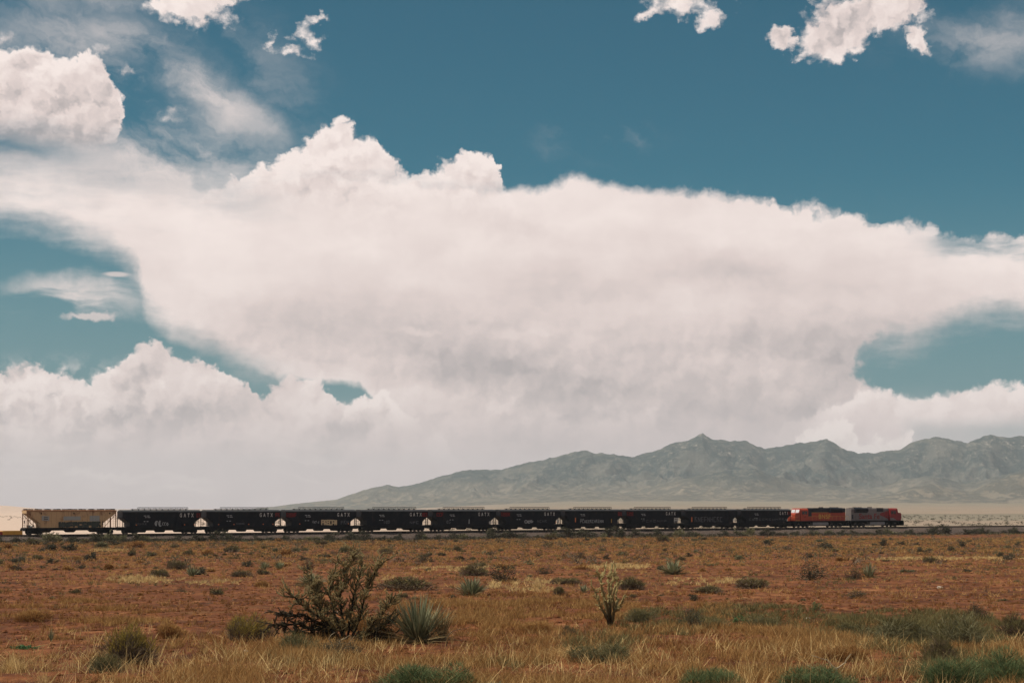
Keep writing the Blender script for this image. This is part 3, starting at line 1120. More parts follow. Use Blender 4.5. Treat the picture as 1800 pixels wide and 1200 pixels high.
# ------------------------------------------------------------------ dark covered hopper
def dark_hopper_parts():
    D = {}
    b = MB()
    prof = [(-7.6, 4.05), (7.6, 4.05), (7.6, 2.95), (6.30, 2.0), (6.30, 1.26), (-6.30, 1.26), (-6.30, 2.0), (-7.6, 2.95)]
    b.prism(prof, -1.52, 1.52)
    D['body'] = b.mesh('body', P_BLACK)
    b = MB()
    for i in range(11):
        x = -6.25 + i * 1.25
        for s in (-1, 1):
            b.box(x - .04, x + .04, s * 1.545 - .022, s * 1.545 + .022, 1.28, 4.0)
    D['side_post'] = b.mesh('side_posts', P_BLACK)
    b = MB()
    n = 10
    arc = [(-1.58 * math.cos(math.pi * i / n), 4.03 + 0.36 * math.sin(math.pi * i / n)) for i in range(n + 1)] + [(1.58, 3.98), (-1.58, 3.98)]
    b.prism_x(arc, -7.55, 7.55)
    D['roof'] = b.mesh('roof', P_ROOF)
    b = MB()
    for s in (-1, 1):
        b.box(-7.75, 7.75, s * 1.50 - .05, s * 1.50 + .05, 0.58, 1.24)
        b.box(s * 5.2 - 2.1, s * 5.2 + 1.5, -1.2, 1.2, 0.62, 1.2)
        b.box(s * 7.45 - .3, s * 7.45 + .3, -1.44, 1.44, 0.86, 1.2)
        for sy in (-1.40, 1.40):
            b.box(s * 7.58 - .05, s * 7.58 + .05, sy - .05, sy + .05, 1.2, 3.0)
    b.box(-7.7, 7.7, -.32, .32, .72, 1.2)
    D['side_sill'] = b.mesh('side_sill', P_UNDER)
    D['bays'] = []
    for x0, x1, a0, a1 in ((-4.7, -2.5, -4.25, -3.05), (-1.1, 1.1, -.6, .6), (2.5, 4.7, 3.05, 4.25)):
        b = MB()
        vs = [(x0, -1.3, 1.26), (x1, -1.3, 1.26), (x1, 1.3, 1.26), (x0, 1.3, 1.26), (a0, -.75, .22), (a1, -.75, .22), (a1, .75, .22), (a0, .75, .22)]
        b.add(vs, [(0, 1, 2, 3), (4, 7, 6, 5), (0, 4, 5, 1), (1, 5, 6, 2), (2, 6, 7, 3), (3, 7, 4, 0)])
        D['bays'].append(b.mesh('hopper_bay', P_UNDER))
    b = MB()
    b.box(-5.4, 5.45, -.42, .42, 4.48, 4.56)
    for i in range(10):
        x = -5.2 + i * 1.15
        b.box(x - .03, x + .03, -.3, .3, 4.36, 4.50)
    D['walkway'] = b.mesh('roof_walkway', P_UNDER)
    b = MB()
    for s in (-.42, .42):
        b.bar((-4.1, s, 4.80), (5.4, s, 4.80), 0.06)
        for i in range(10):
            x = -4.1 + i * 9.5 / 9
            b.bar((x, s, 4.5), (x, s, 4.80), 0.028)
    D['handrail'] = b.mesh('handrail', P_UNDER)
    b = MB()
    for i in range(6):
        x = -4.6 + i * 1.85
        b.cyl((x, 0.0, 4.44), 'z', 0.0, 0.0, 3) if False else b.box(x - .33, x + .33, .5, 1.05, 4.28, 4.40)
    D['hatch'] = b.mesh('roof_hatches', P_ROOF)
    D['ladder'] = ladder_mesh(1.2, 4.0, P_UNDER)
    b = MB()
    b.box(-.09, .09, -.012, .012, -.09, .09)
    D['reflector'] = b.mesh('reflector', P_REFLECT)
    return D


DH = dark_hopper_parts()


def dark_hopper(t, label, marks):
    r = empty('hopper_car', tpos(t), TH)
    tag(r, label, 'train car', 'dark covered hopper cars of the train')
    body = new_obj('body', DH['body'], r)
    new_obj('side_posts', DH['side_post'], body)['kind'] = 'stuff'
    rf = new_obj('roof', DH['roof'], r)
    new_obj('roof_hatches', DH['hatch'], rf)['kind'] = 'stuff'
    new_obj('side_sill', DH['side_sill'], r)
    for m in DH['bays']:
        new_obj('hopper_bay', m, r)
    w = new_obj('roof_walkway', DH['walkway'], r)
    new_obj('handrail', DH['handrail'], w)
    for x in (-7.25, 7.25):
        for y in (-1.60, 1.60):
            l = new_obj('ladder', DH['ladder'], r)
            l.location = (x, y, 0)
    for x in (-5.75, 5.75):
        truck(r, x, 1.78, W42, F178, 0.42)
    couplers(r, 7.6)
    marks(r)
    return r


def data_lines(r, x=-3.6, z=2.95):
    b = MB()
    for k, (dx, dz, w) in enumerate(((0, .28, .5), (.65, .28, .45), (0.25, 0, .3), (.7, 0, .55), (0, -.75, .3), (.55, -.75, .35))):
        b.box(x + dx, x + dx + w, -1.572, -1.558, z + dz, z + dz + .13)
    b.build('data_stencil', P_PALEGREY, r)['kind'] = 'stuff'


def reflectors(r, xs, z=1.62):
    for x in xs:
        o = new_obj('reflector', DH['reflector'], r)
        o.location = (x, -1.585, z)


def logo(r, x=4.95, z=3.05, h=0.72):
    text(r, 'lettering', 'GATX', P_WHITE, x - .05, z, h, -1.575, 2.15, 0.62, 0, 0.03)


def red_bars(r, x0, x1, n=3):
    b = glyphs(int(x0 * 10) + 5, x0, x1, 3.02, 3.72, n, 0.20, -1.575)
    b.build('red_graffiti', P_MAROON, r)


def mk(i):
    def f(r):
        if i != 9:
            data_lines(r)
        if i not in (7, 9):
            logo(r, (4.75, 4.55, 4.75, 4.75, 4.6, 4.7, 0, 4.6, 0, 5.4)[i - 1])
        if i == 1:
            red_bars(r, 6.75, 7.5, 2)
            loops(3, -1.4, -0.1, 1.40, 2.35, 2, .16).build('graffiti', P_PALEGREY, r)
            loops(8, 0.0, 1.2, 1.45, 2.1, 3, .08).build('graffiti', P_PALEGREY, r)
            glyphs(6, -5.2, -2.9, 1.6, 1.95, 5, .06).build('graffiti', P_DIMGREY, r)
            reflectors(r, (-5.0, 4.3, 6.2))
        if i == 2:
            red_bars(r, 6.5, 7.5, 2)
            reflectors(r, (-5.2, -2.1, 0.9, 3.9, 5.9))
            glyphs(9, -1.6, 0.2, 1.55, 1.9, 5, .07).build('graffiti', P_DIMGREY, r)
        if i == 3:
            red_bars(r, -7.45, -5.3, 5)
            reflectors(r, (-4.7, 5.8))
            glyphs(12, 0.0, 3.4, 1.45, 2.35, 6, .26).build('graffiti', P_BUFF, r)
            loops(5, -2.0, -.4, 1.75, 2.2, 4, .05).build('graffiti', P_PALEGREY, r)['kind'] = 'stuff'
            glyphs(14, 4.2, 6.1, 1.5, 2.2, 3, .12).build('graffiti', P_DIMGREY, r)
        if i == 4:
            red_bars(r, 6.3, 7.5, 3)
            loops(15, -2.6, -1.2, 1.6, 2.2, 3, .10).build('graffiti', P_DIMGREY, r)
            glyphs(16, 3.4, 5.6, 1.5, 2.0, 3, .12).build('graffiti', P_DIMGREY, r)
        if i == 5:
            red_bars(r, -6.6, -5.0, 3)
            loops(18, -4.3, -3.4, 1.55, 2.2, 2, .12).build('graffiti', P_DIMGREY, r)
            brush(MB(), [(1.0, 1.5), (1.05, 2.3)], .2, -1.56).build('graffiti', P_PALEGREY, r)
            glyphs(19, 5.9, 6.4, 1.4, 1.9, 1, .12).build('graffiti', P_WHITE, r)
            glyphs(24, 6.5, 7.0, 1.4, 1.9, 1, .12).build('graffiti', P_WHITE, r)
        if i == 6:
            red_bars(r, -7.4, -5.2, 4)
            loops(21, -1.6, .5, 1.5, 2.1, 3, .16).build('graffiti', P_PALEGREY, r)
            glyphs(22, 1.6, 4.2, 1.6, 2.1, 4, .1).build('graffiti', P_DIMGREY, r)
            reflectors(r, (6.3,))
            glyphs(23, 6.6, 7.4, 1.5, 2.3, 2, .14).build('graffiti', P_WHITE, r)
        if i == 7:
            brush(MB(), [(-4.9, 1.7), (-4.9, 2.5)], .22, -1.56).build('graffiti', P_REFLECT, r)
            glyphs(25, -3.6, 2.6, 1.45, 2.1, 12, .09).build('graffiti', P_PALEGREY, r)
            red_bars(r, 6.4, 7.5, 3)
            brush(MB(), [(4.6, 1.5), (4.6, 2.2)], .2, -1.56).build('graffiti', P_YELLOW, r)
        if i == 8:
            red_bars(r, -7.4, -5.6, 3)
            glyphs(27, -3.2, 3.8, 1.5, 2.0, 7, .08).build('graffiti', P_DIMGREY, r)
            glyphs(28, 5.6, 7.0, 1.5, 2.4, 3, .16).build('graffiti', P_WHITE, r)
        if i == 9:
            brush(MB(), [(-5.7, 1.6), (-5.7, 2.5)], .24, -1.56).build('graffiti', P_REFLECT, r)
            glyphs(30, -4.8, 3.4, 1.5, 2.6, 9, .16).build('graffiti', P_DIMGREY, r)
            glyphs(31, 6.3, 7.5, 1.6, 2.1, 2, .14).build('graffiti', P_WHITE, r)
        if i == 10:
            glyphs(33, -5.2, 6.8, 1.75, 2.2, 12, .10).build('graffiti', P_DIMGREY, r)
            red_bars(r, 6.6, 7.5, 2)
            o = MB()
            o.box(-1.6, .1, -1.35, -1.28, .55, .85)
            o.build('white_placard', P_WHITE, r)
    return f


LT, LD, LL = 17.6, 16.25, 18.2
dlab = ['dark hopper car next to the tan one, with pale looping graffiti low on its side',
        'third car from the rear, dark hopper with a row of orange reflectors along its sill',
        'dark hopper car with buff yellow block graffiti low on its side',
        'fifth car from the rear, dark hopper behind the top of the big cholla cactus',
        'dark hopper car with white letters and a single pale upright graffiti stroke',
        'seventh car from the rear, dark hopper with two pale rounded graffiti letters',
        'dark hopper car without large white letters, with a long row of small pale marks',
        'ninth car from the rear, dark hopper with white marks low at its front end',
        'dark hopper car without large letters, covered in dim grey tall graffiti letters',
        'dark hopper car coupled directly behind the orange locomotive']
for i in range(10):
    dark_hopper(LT + LD * (i + 0.5), dlab[i], mk(i + 1))


# ------------------------------------------------------------------ tan covered hopper at the rear
def tan_hopper(t):
    r = empty('hopper_car', tpos(t), TH)
    tag(r, 'weathered tan hopper car with rusty streaks at the rear of the train', 'train car')
    b = MB()
    b.prism([(-8.15, 4.28), (8.15, 4.28), (8.15, 3.80), (7.55, 3.40), (5.75, 2.05), (5.75, 1.22), (-5.75, 1.22), (-5.75, 2.05), (-7.55, 3.40), (-8.15, 3.80)], -1.50, 1.50)
    body = b.build('body', P_TAN, r)
    for i in range(13):
        x = -5.6 + i * 11.2 / 12
        top = 4.2
        for s in (-1, 1):
            b = MB()
            b.box(x - .06, x + .06, s * 1.535 - .035, s * 1.535 + .035, 1.24, top)
            b.build('side_post', P_TAN, body)
    b = MB()
    for s in (-1, 1):
        b.box(-8.2, 8.2, s * 1.55 - .04, s * 1.55 + .04, 4.12, 4.32)
    b.build('top_chord', P_TAN_RUST, r)
    b = MB()
    b.prism_x([(-1.58, 4.32), (-.5, 4.43), (.5, 4.43), (1.58, 4.32)], -8.18, 8.18)
    rf = b.build('roof', P_TAN_RUST, r)
    b = MB()
    for i in range(10):
        x = -7.2 + i * 1.6
        b.box(x - .5, x + .5, -.32, .32, 4.43, 4.53)
    b.build('hatch_covers', P_RUSTDARK, rf)['kind'] = 'stuff'
    b = MB()
    b.box(-8.2, 8.2, .55, 1.0, 4.56, 4.60)
    b.box(-8.2, 8.2, -1.0, -.55, 4.56, 4.60)
    for i in range(9):
        x = -8.0 + i * 2.0
        b.box(x - .05, x + .05, -1.0, 1.0, 4.40, 4.56)
    b.build('roof_walkway', P_RUSTDARK, r)
    b = MB()
    for s in (-1, 1):
        b.box(-8.3, 8.3, s * 1.48 - .06, s * 1.48 + .06, 0.78, 1.22)
        b.box(s * 6.0 - 2.1, s * 6.0 + 1.5, -1.2, 1.2, 0.62, 1.18)
        b.box(s * 8.1 - .28, s * 8.1 + .28, -1.42, 1.42, 0.84, 1.2)
    b.box(-8.2, 8.2, -.32, .32, .7, 1.18)
    b.build('side_sill', P_UNDER, r)
    for s in (-1, 1):
        b = MB()
        for sy in (-1.44, 1.44):
            b.box(s * 8.08 - .06, s * 8.08 + .06, sy - .06, sy + .06, 1.2, 3.85)
            b.bar((s * 8.05, sy, 3.6), (s * 5.9, sy, 1.25), .05)
            b.box(s * 7.0 - .05, s * 7.0 + .05, sy - .05, sy + .05, 1.2, 3.1)
        b.build('end_frame', P_TAN_RUST, r)
    for x0, x1, a0, a1 in ((-5.6, -3.0, -5.1, -3.9), (-1.35, 1.35, -.55, .55), (3.0, 5.6, 3.9, 5.1)):
        b = MB()
        vs = [(x0, -1.35, 1.22), (x1, -1.35, 1.22), (x1, 1.35, 1.22), (x0, 1.35, 1.22), (a0, -.75, .36), (a1, -.75, .36), (a1, .75, .36), (a0, .75, .36)]
        b.add(vs, [(0, 1, 2, 3), (4, 7, 6, 5), (0, 4, 5, 1), (1, 5, 6, 2), (2, 6, 7, 3), (3, 7, 4, 0)])
        b.build('hopper_bay', P_RUSTDARK, r)
    lm = ladder_mesh(1.2, 4.2, P_TAN_RUST)
    for x in (-7.75, 7.75):
        for y in (-1.58, 1.58):
            l = new_obj('ladder', lm, r)
            l.location = (x, y, 0)
    b = MB()
    b.cyl((-8.32, -.6, 2.3), 'x', .28, .05, 14)
    b.bar((-8.3, -.6, 1.1), (-8.3, -.6, 2.3), .03)
    b.build('brake_wheel', P_RUSTDARK, r)
    b = MB()
    b.bar((-7.4, -1.0, 1.3), (-6.6, -.3, 1.6), .18, 8)
    b.box(-7.6, -7.0, .2, .8, 1.2, 1.7)
    b.build('brake_cylinder', P_GREYPATCH, r)
    for x in (-6.5, 6.5):
        truck(r, x, 1.78, W42, F178, 0.42)
    couplers(r, 8.25)
    plate(r, 'grey_patch', P_GREYPATCH, [[(-5.5, 2.55), (-4.15, 2.45), (-4.15, 3.3), (-5.5, 3.35)]], -1.575)
    plate(r, 'repainted_panel', P_GREYPATCH, [[(3.2, 2.35), (5.0, 2.35), (5.0, 3.35), (3.2, 3.35)]], -1.575)
    plate(r, 'repainted_panel', P_GREYPATCH, [[(-1.6, 2.55), (1.5, 2.55), (1.5, 3.25), (-1.6, 3.25)]], -1.575)
    b = glyphs(41, -2.3, 5.4, 1.36, 2.15, 9, .40, -1.585)
    b.build('graffiti', P_DKGREEN, r)
    b = MB()
    for k, (x, z) in enumerate(((-5.1, 3.0), (-5.1, 2.7))):
        b.box(x, x + .7, -1.592, -1.586, z, z + .12)
    b.build('data_stencil', P_RUSTDARK, r)['kind'] = 'stuff'
    b = MB()
    for x, z in ((-5.6, 3.78), (0.3, 3.78), (6.9, 3.78), (5.6, 1.85), (5.6, 2.2)):
        b.box(x - .12, x + .12, -1.60, -1.588, z - .14, z + .14)
    b.build('rust_hole', P_RUSTDARK, r)
    return r


tan_hopper(LT * 0.5)


# ------------------------------------------------------------------ locomotives (built facing +x)
def loco(t, label, flip, scheme):
    """flip: cab towards -x (the rear of the train)"""
    r = empty('locomotive', tpos(t), TH + (math.pi if flip else 0.0))
    tag(r, label, 'locomotive')
    near = 1.0 if flip else -1.0
    bnsf = scheme == 'orange'
    side = P_ORANGE if bnsf else P_SILVER
    up = P_DARKHOOD if bnsf else P_SILVER
    cabm = P_ORANGE if bnsf else P_RED
    # platform
    b = MB()
    b.box(-8.75, 8.75, -1.5, 1.5, 1.28, 1.56)
    b.box(-8.9, 8.9, -.4, .4, .8, 1.28)
    b.build('platform', P_UNDER, r)
    for s in (-1, 1):
        b = MB()
        b.prism([(s * 8.5, 1.28), (s * 8.95, 1.28), (s * 8.95, .45), (s * 8.8, .25), (s * 8.5, .6)], -1.5, 1.5)
        b.build('pilot', P_UNDER, r)
        b = MB()
        for k in range(4):
            for sy in (-1.35, 1.05):
                b.box(s * 8.2 - .25, s * 8.2 + .25, sy, sy + .3, .42 + k * .27, .46 + k * .27)
        b.build('step', P_UNDER, r)
    # long hood: narrow lower, slightly wider dark upper
    b = MB()
    b.prism_x([(-.95, 1.56), (.95, 1.56), (.95, 3.55), (-.95, 3.55)], -8.15, 4.2)
    hood = b.build('hood', side, r)
    b = MB()
    b.prism_x([(-.95, 3.553), (.95, 3.553), (.95, 4.38), (.75, 4.58), (-.75, 4.58), (-.95, 4.38)], -8.15, 4.2)
    b.build('upper_hood', up, r)
    b = MB()
    for i in range(12):
        x = -7.7 + i * 0.98
        for s in (-1, 1):
            b.box(x, x + .86, s * .965 - .012, s * .965 + .012, 1.75, 3.0)
    b.build('hood_doors', side, hood)['kind'] = 'stuff'
    # radiator section
    b = MB()
    b.prism_x([(-.98, 3.45), (-1.42, 3.75), (-1.42, 4.42), (-.9, 4.66), (.9, 4.66), (1.42, 4.42), (1.42, 3.75), (.98, 3.45)], -7.1, -2.9)
    rad = b.build('radiator', P_DARKHOOD, r)
    b = MB()
    for s in (-1, 1):
        for k in range(8):
            b.box(-7.0, -3.0, s * 1.435 - .01, s * 1.435 + .01, 3.80 + k * .075, 3.84 + k * .075)
    b.build('radiator_louvers', P_UNDER, rad)['kind'] = 'stuff'
    for x in (-6.0, -4.6):
        b = MB()
        b.cyl((x, 0, 4.72), 'z', .62, .14, 16)
        b.build('roof_fan', P_DARKHOOD, r)
    b = MB()
    b.box(-1.6, -.7, -.35, .35, 4.58, 4.82)
    b.build('exhaust_stack', P_DARKHOOD, r)
    b = MB()
    b.box(.3, 2.3, -1.12, 1.12, 3.72, 4.62)
    b.build('dynamic_brake', P_DARKHOOD, r)
    b = MB()
    b.box(2.75, 4.19, -1.05, 1.05, 2.6, 4.30)
    b.build('air_intake', P_DARKHOOD if bnsf else P_SILVER, r)
    # cab
    b = MB()
    b.prism_x([(-1.52, 1.56), (1.52, 1.56), (1.52, 4.15), (1.1, 4.55), (-1.1, 4.55), (-1.52, 4.15)], 4.25, 6.55)
    cab = b.build('cab', cabm, r)
    b = MB()
    b.prism([(6.55, 4.5), (6.553, 3.35), (7.05, 3.35), (6.75, 4.35)], -1.45, 1.45)
    b.build('cab_front', cabm, r)
    # windscreens
    for y0, y1 in ((-1.32, -.12), (.12, 1.32)):
        b = MB()
        b.add([(7.045, y0, 3.50), (7.045, y1, 3.50), (6.80, y1, 4.25), (6.80, y0, 4.25)], [(0, 1, 2, 3)])
        w = b.build('windscreen', P_GLASS, r)
        w.location = (.02, 0, 0)
    for s in (-1, 1):
        for x0, x1 in ((4.6, 5.3), (5.45, 6.15)):
            b = MB()
            b.box(x0, x1, s * 1.528 - .008, s * 1.528 + .008, 3.1, 3.85)
            b.build('side_window', P_GLASSDK, cab)
        b = MB()
        b.box(4.35, 4.95, s * 1.53 - .012, s * 1.53 + .012, 1.6, 2.9)
        b.build('cab_door', cabm, cab)
    # nose
    b = MB()
    b.prism([(6.553, 1.56), (8.1, 1.56), (8.25, 2.2), (8.22, 3.1), (8.0, 3.38), (7.05, 3.46), (6.553, 3.46)], -1.35, 1.35)
    b.build('nose', cabm, r)
    b = MB()
    for y in (-.22, .22):
        b.cyl((8.24, y, 2.75), 'x', .1, .06, 10)
    b.build('headlight', P_WHITE, r)
    # handrails
    for s in (-1, 1):
        b = MB()
        b.bar((-8.6, s * 1.44, 2.6), (4.2, s * 1.44, 2.6), .022)
        for i in range(11):
            x = -8.6 + i * 1.28
            b.bar((x, s * 1.44, 1.56), (x, s * 1.44, 2.6), .02)
        b.bar((8.55, s * 1.4, 1.56), (8.55, s * 1.4, 2.5), .02)
        b.bar((8.55, s * 1.4, 2.5), (7.2, s * 1.44, 2.5), .02)
        b.build('handrail', P_YELLOW if bnsf else P_STEEL, r)
    # tank, trucks
    b = MB()
    b.prism_x([(-1.30, 1.15), (1.30, 1.15), (1.38, .95), (1.38, .6), (1.1, .32), (-1.1, .32), (-1.38, .6), (-1.38, .95)], -2.3, 2.6)
    b.build('fuel_tank', P_TANK, r)
    b = MB()
    for s in (-1, 1):
        b.cyl((.15, s * 1.28, 1.30), 'x', .13, 4.6, 10)
    b.build('air_reservoir', P_TANK, r)
    for x in (-5.3, 5.3):
        truck(r, x, 2.74, W50, F274, 0.5)
    couplers(r, 8.75)
    # markings on the near side
    y = near * 0.985

    def sidetext(name, body, mat, xc, z, h, spacing, wide, bold=0.0):
        o = text(r, name, body, mat, xc, z, h, y, spacing, wide, 0, bold)
        if flip:
            o.rotation_euler = (0, 0, math.pi)
        return o
    if bnsf:
        sidetext('lettering', 'BNSF', P_YELLOW, -1.4, 2.05, 1.12, 1.1, 1.05, .02)
        b = MB()
        b.box(-2.4, 4.15, near * .97 - .012, near * .97 + .012, 3.47, 3.545)
        b.build('yellow_stripe', P_YELLOW, hood)
        b = MB()
        b.box(6.62, 8.05, near * 1.36 - .012, near * 1.36 + .012, 1.60, 1.72)
        b.build('yellow_stripe', P_YELLOW, r)
        sidetext('cab_number', '162', P_DARKHOOD, 5.35, 2.35, .34, 1.0, 1.0).location.y = near * 1.545
    else:
        sidetext('lettering', 'Santa Fe', P_RED, -2.2, 2.0, 1.32, 1.0, 1.12, .035)
        ya = near * .982
        b = MB()
        q = [(1.15, 2.95), (1.5, 3.30), (2.3, 3.52), (4.19, 3.54), (4.19, 1.95), (3.2, 2.25), (2.2, 2.55)]
        b.add([(a, ya, c) for a, c in q], [tuple(range(len(q)))])
        b.build('red_sweep', P_RED, r)
        yb = near * 1.068
        b = MB()
        b.add([(a, yb, c) for a, c in ((2.75, 3.0), (2.75, 3.75), (4.18, 3.9), (4.18, 2.61), (2.75, 2.61))], [(0, 1, 2, 3, 4)])
        b.build('red_sweep', P_RED, r)
        b = MB()
        b.add([(a, near * 1.545, c) for a, c in ((4.26, 1.58), (6.5, 1.58), (6.0, 1.85), (5.2, 2.2), (4.26, 2.2))], [(0, 1, 2, 3, 4)])
        b.build('silver_panel', P_SILVER, r)
        b = MB()
        b.box(-8.0, -7.5, near * .97 - .012, near * .97 + .012, 2.0, 3.0)
        b.build('dark_vent', P_DARKHOOD, r)
        b = MB()
        b.box(-7.0, -3.0, near * .99 - .01, near * .99 + .01, 3.2, 3.5)
        b.build('hood_side_panel', P_SILVER, r)  # strip in the hood's own silver, below the radiator
    return r


loco(LT + LD * 10 + LL * 0.5, 'orange red locomotive with black upper hood and yellow lettering, cab towards the hopper cars', True, 'orange')
loco(LT + LD * 10 + LL * 1.5, 'silver locomotive with red nose and red lettering leading the train', False, 'silver')


# ------------------------------------------------------------------ yellow equipment behind the track at the far left
def yellow_box():
    p = tpos(0.75, 9.5)
    r = empty('equipment_trailer', (p[0], p[1], float(gz(p[0], p[1]))), TH)
    tag(r, 'low yellow equipment trailer with a red end, beyond the track at the far left', 'trailer')
    b = MB()
    b.box(-1.7, 1.9, -1.1, 1.1, .55, 2.0)
    body = b.build('body', P_YELLOW, r)
    for i in range(5):
        b = MB()
        b.box(-1.65 + i * .84, -1.55 + i * .84, -1.14, -1.102, .6, 1.95)
        b.build('side_post', P_YELLOW, body)
    b = MB()
    b.box(-2.5, -1.7, -1.05, 1.05, .6, 1.85)
    b.build('red_end', P_RED, r)
    b = MB()
    b.box(-2.6, 2.3, -.9, .9, .42, .55)
    b.build('chassis', P_UNDER, r)
    for x in (-.9, .6):
        for s in (-1, 1):
            b = MB()
            b.cyl((x, s * .95, .34), 'y', .36, .22, 14)
            b.build('wheel', P_UNDER, r)
    b = MB()
    b.bar((2.3, 0, .48), (3.3, 0, .42), .05)
    b.build('drawbar', P_UNDER, r)


yellow_box()
# ------------------------------------------------------------------ plants: materials
def m_leaf(name, dark, light, trans=0.25, var=0.35, rough=0.8):
    """dark..light picked per blade ('tint' attribute) and shifted a little per plant"""
    def build():
        if name in MATS:
            return MATS[name]
        m = bpy.data.materials.new(name)
        m.use_nodes = True
        nt = m.node_tree
        p = nt.nodes['Principled BSDF']
        p.inputs['Roughness'].default_value = rough
        p.inputs['Specular IOR Level'].default_value = 0.12
        at = nt.nodes.new('ShaderNodeAttribute')
        at.attribute_name = 'tint'
        oi = nt.nodes.new('ShaderNodeObjectInfo')
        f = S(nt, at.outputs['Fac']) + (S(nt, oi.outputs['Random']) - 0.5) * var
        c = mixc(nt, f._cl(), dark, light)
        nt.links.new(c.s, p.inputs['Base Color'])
        if trans:
            tr = nt.nodes.new('ShaderNodeBsdfTranslucent')
            nt.links.new(c.s, tr.inputs['Color'])
            mx = nt.nodes.new('ShaderNodeMixShader')
            mx.inputs[0].default_value = trans
            nt.links.new(p.outputs[0], mx.inputs[1])
            nt.links.new(tr.outputs[0], mx.inputs[2])
            nt.links.new(mx.outputs[0], nt.nodes['Material Output'].inputs[0])
        MATS[name] = m
        return m
    return build()


M_STRAW = m_leaf('dry_grass', (0.22, 0.112, 0.040), (0.58, 0.350, 0.130), 0.25)
M_PALE = m_leaf('pale_dry_grass', (0.44, 0.29, 0.115), (0.74, 0.54, 0.25), 0.2)
M_RUSSET = m_leaf('russet_dry_weed', (0.15, 0.065, 0.025), (0.38, 0.19, 0.065), 0.2)
M_GREYBR = m_leaf('grey_brown_twigs', (0.055, 0.040, 0.030), (0.22, 0.16, 0.105), 0.1)
M_SAGE = m_leaf('grey_green_leaf', (0.065, 0.064, 0.034), (0.24, 0.22, 0.12), 0.2)
M_OLIVE = m_leaf('olive_leaf', (0.060, 0.058, 0.024), (0.23, 0.19, 0.080), 0.2)
M_DKSHRUB = m_leaf('dark_green_shrub', (0.024, 0.024, 0.017), (0.105, 0.096, 0.060), 0.15)
M_GREEN = m_leaf('green_broom', (0.024, 0.038, 0.018), (0.115, 0.140, 0.058), 0.25)
M_GTIP = m_leaf('olive_green_tips', (0.07, 0.105, 0.045), (0.18, 0.22, 0.095), 0.25)
M_BRIGHT = m_leaf('fresh_green_leaf', (0.035, 0.080, 0.035), (0.11, 0.19, 0.075), 0.25)
M_GOLD = m_leaf('gold_green_tips', (0.19, 0.145, 0.032), (0.42, 0.31, 0.075), 0.25)
M_YUCCA = m_leaf('yucca_blade', (0.10, 0.11, 0.062), (0.34, 0.34, 0.20), 0.15, 0.25)
M_DRYYUCCA = m_leaf('dry_yucca_blade', (0.15, 0.105, 0.050), (0.34, 0.25, 0.125), 0.1)
M_CHOLLA = m_leaf('cholla_stem', (0.018, 0.015, 0.010), (0.26, 0.215, 0.105), 0.0, 0.0)
M_PALECHOLLA = m_leaf('pale_cholla_stem', (0.055, 0.038, 0.020), (0.46, 0.38, 0.165), 0.0, 0.0)
M_TWIG = m_leaf('bare_twig', (0.040, 0.030, 0.022), (0.13, 0.095, 0.062), 0.0)
M_DEAD = m_leaf('bleached_wood', (0.20, 0.15, 0.095), (0.42, 0.34, 0.22), 0.0)
M_STONE = material('pale_stone', lambda nt: mixc(nt, noise(nt, opos(nt), 6.0, 4, 0.6), (0.30, 0.24, 0.19), (0.55, 0.48, 0.40)), 0.9, 0.2)
M_CLOD = material('red_clod', lambda nt: mixc(nt, noise(nt, wpos(nt), 3.0, 3, 0.6), SOIL_DK, SOIL_LT), 0.95, 0.1)

G = np.random.RandomState(11)


def ribbons(P, D, L, W, droop=0.15, segs=2, rs=G):
    """thin blades from points P along directions D; returns verts, tris, blade index per tri"""
    n = len(P)
    D = D / np.linalg.norm(D, axis=1, keepdims=True)
    a = rs.uniform(0, 2 * np.pi, n)
    H = np.stack([np.cos(a), np.sin(a), np.zeros(n)], 1)
    side = np.cross(D, H)
    side /= np.maximum(np.linalg.norm(side, axis=1, keepdims=True), 1e-6)
    L, W = np.broadcast_to(L, n), np.broadcast_to(W, n)
    dr = np.broadcast_to(droop, n)
    V, F, I = [], [], []
    k = 2 * segs + 1
    for s in range(segs + 1):
        t = s / segs
        c = P + D * (L * t)[:, None]
        out = D * np.array([1, 1, 0])
        c = c + out * (L * dr * t * t)[:, None]
        c[:, 2] -= L * dr * t * t * 0.8
        w = (W * 0.5 * (1 - 0.75 * t))[:, None]
        if s < segs:
            V += [c - side * w, c + side * w]
        else:
            V += [c]
    V = np.stack(V, 1).reshape(-1, 3)
    b = np.arange(n) * k
    for s in range(segs):
        i0, i1 = b + 2 * s, b + 2 * s + 1
        if s < segs - 1:
            j0, j1 = b + 2 * s + 2, b + 2 * s + 3
            F += [np.stack([i0, i1, j1], 1), np.stack([i0, j1, j0], 1)]
            I += [np.arange(n), np.arange(n)]
        else:
            F += [np.stack([i0, i1, b + 2 * segs], 1)]
            I += [np.arange(n)]
    return V, np.concatenate(F), np.concatenate(I)


def join(parts):
    V, F, T, o = [], [], [], 0
    for v, f, t in parts:
        V.append(v); F.append(f + o); T.append(t); o += len(v)
    return np.concatenate(V), np.concatenate(F), np.concatenate(T)


def dome_dirs(n, rs, up=0.25, spread=1.0):
    a = rs.uniform(0, 2 * np.pi, n)
    z = rs.uniform(up, 1.0, n)
    r = np.sqrt(np.maximum(1 - z * z, 0)) * spread
    return np.stack([r * np.cos(a), r * np.sin(a), z], 1)


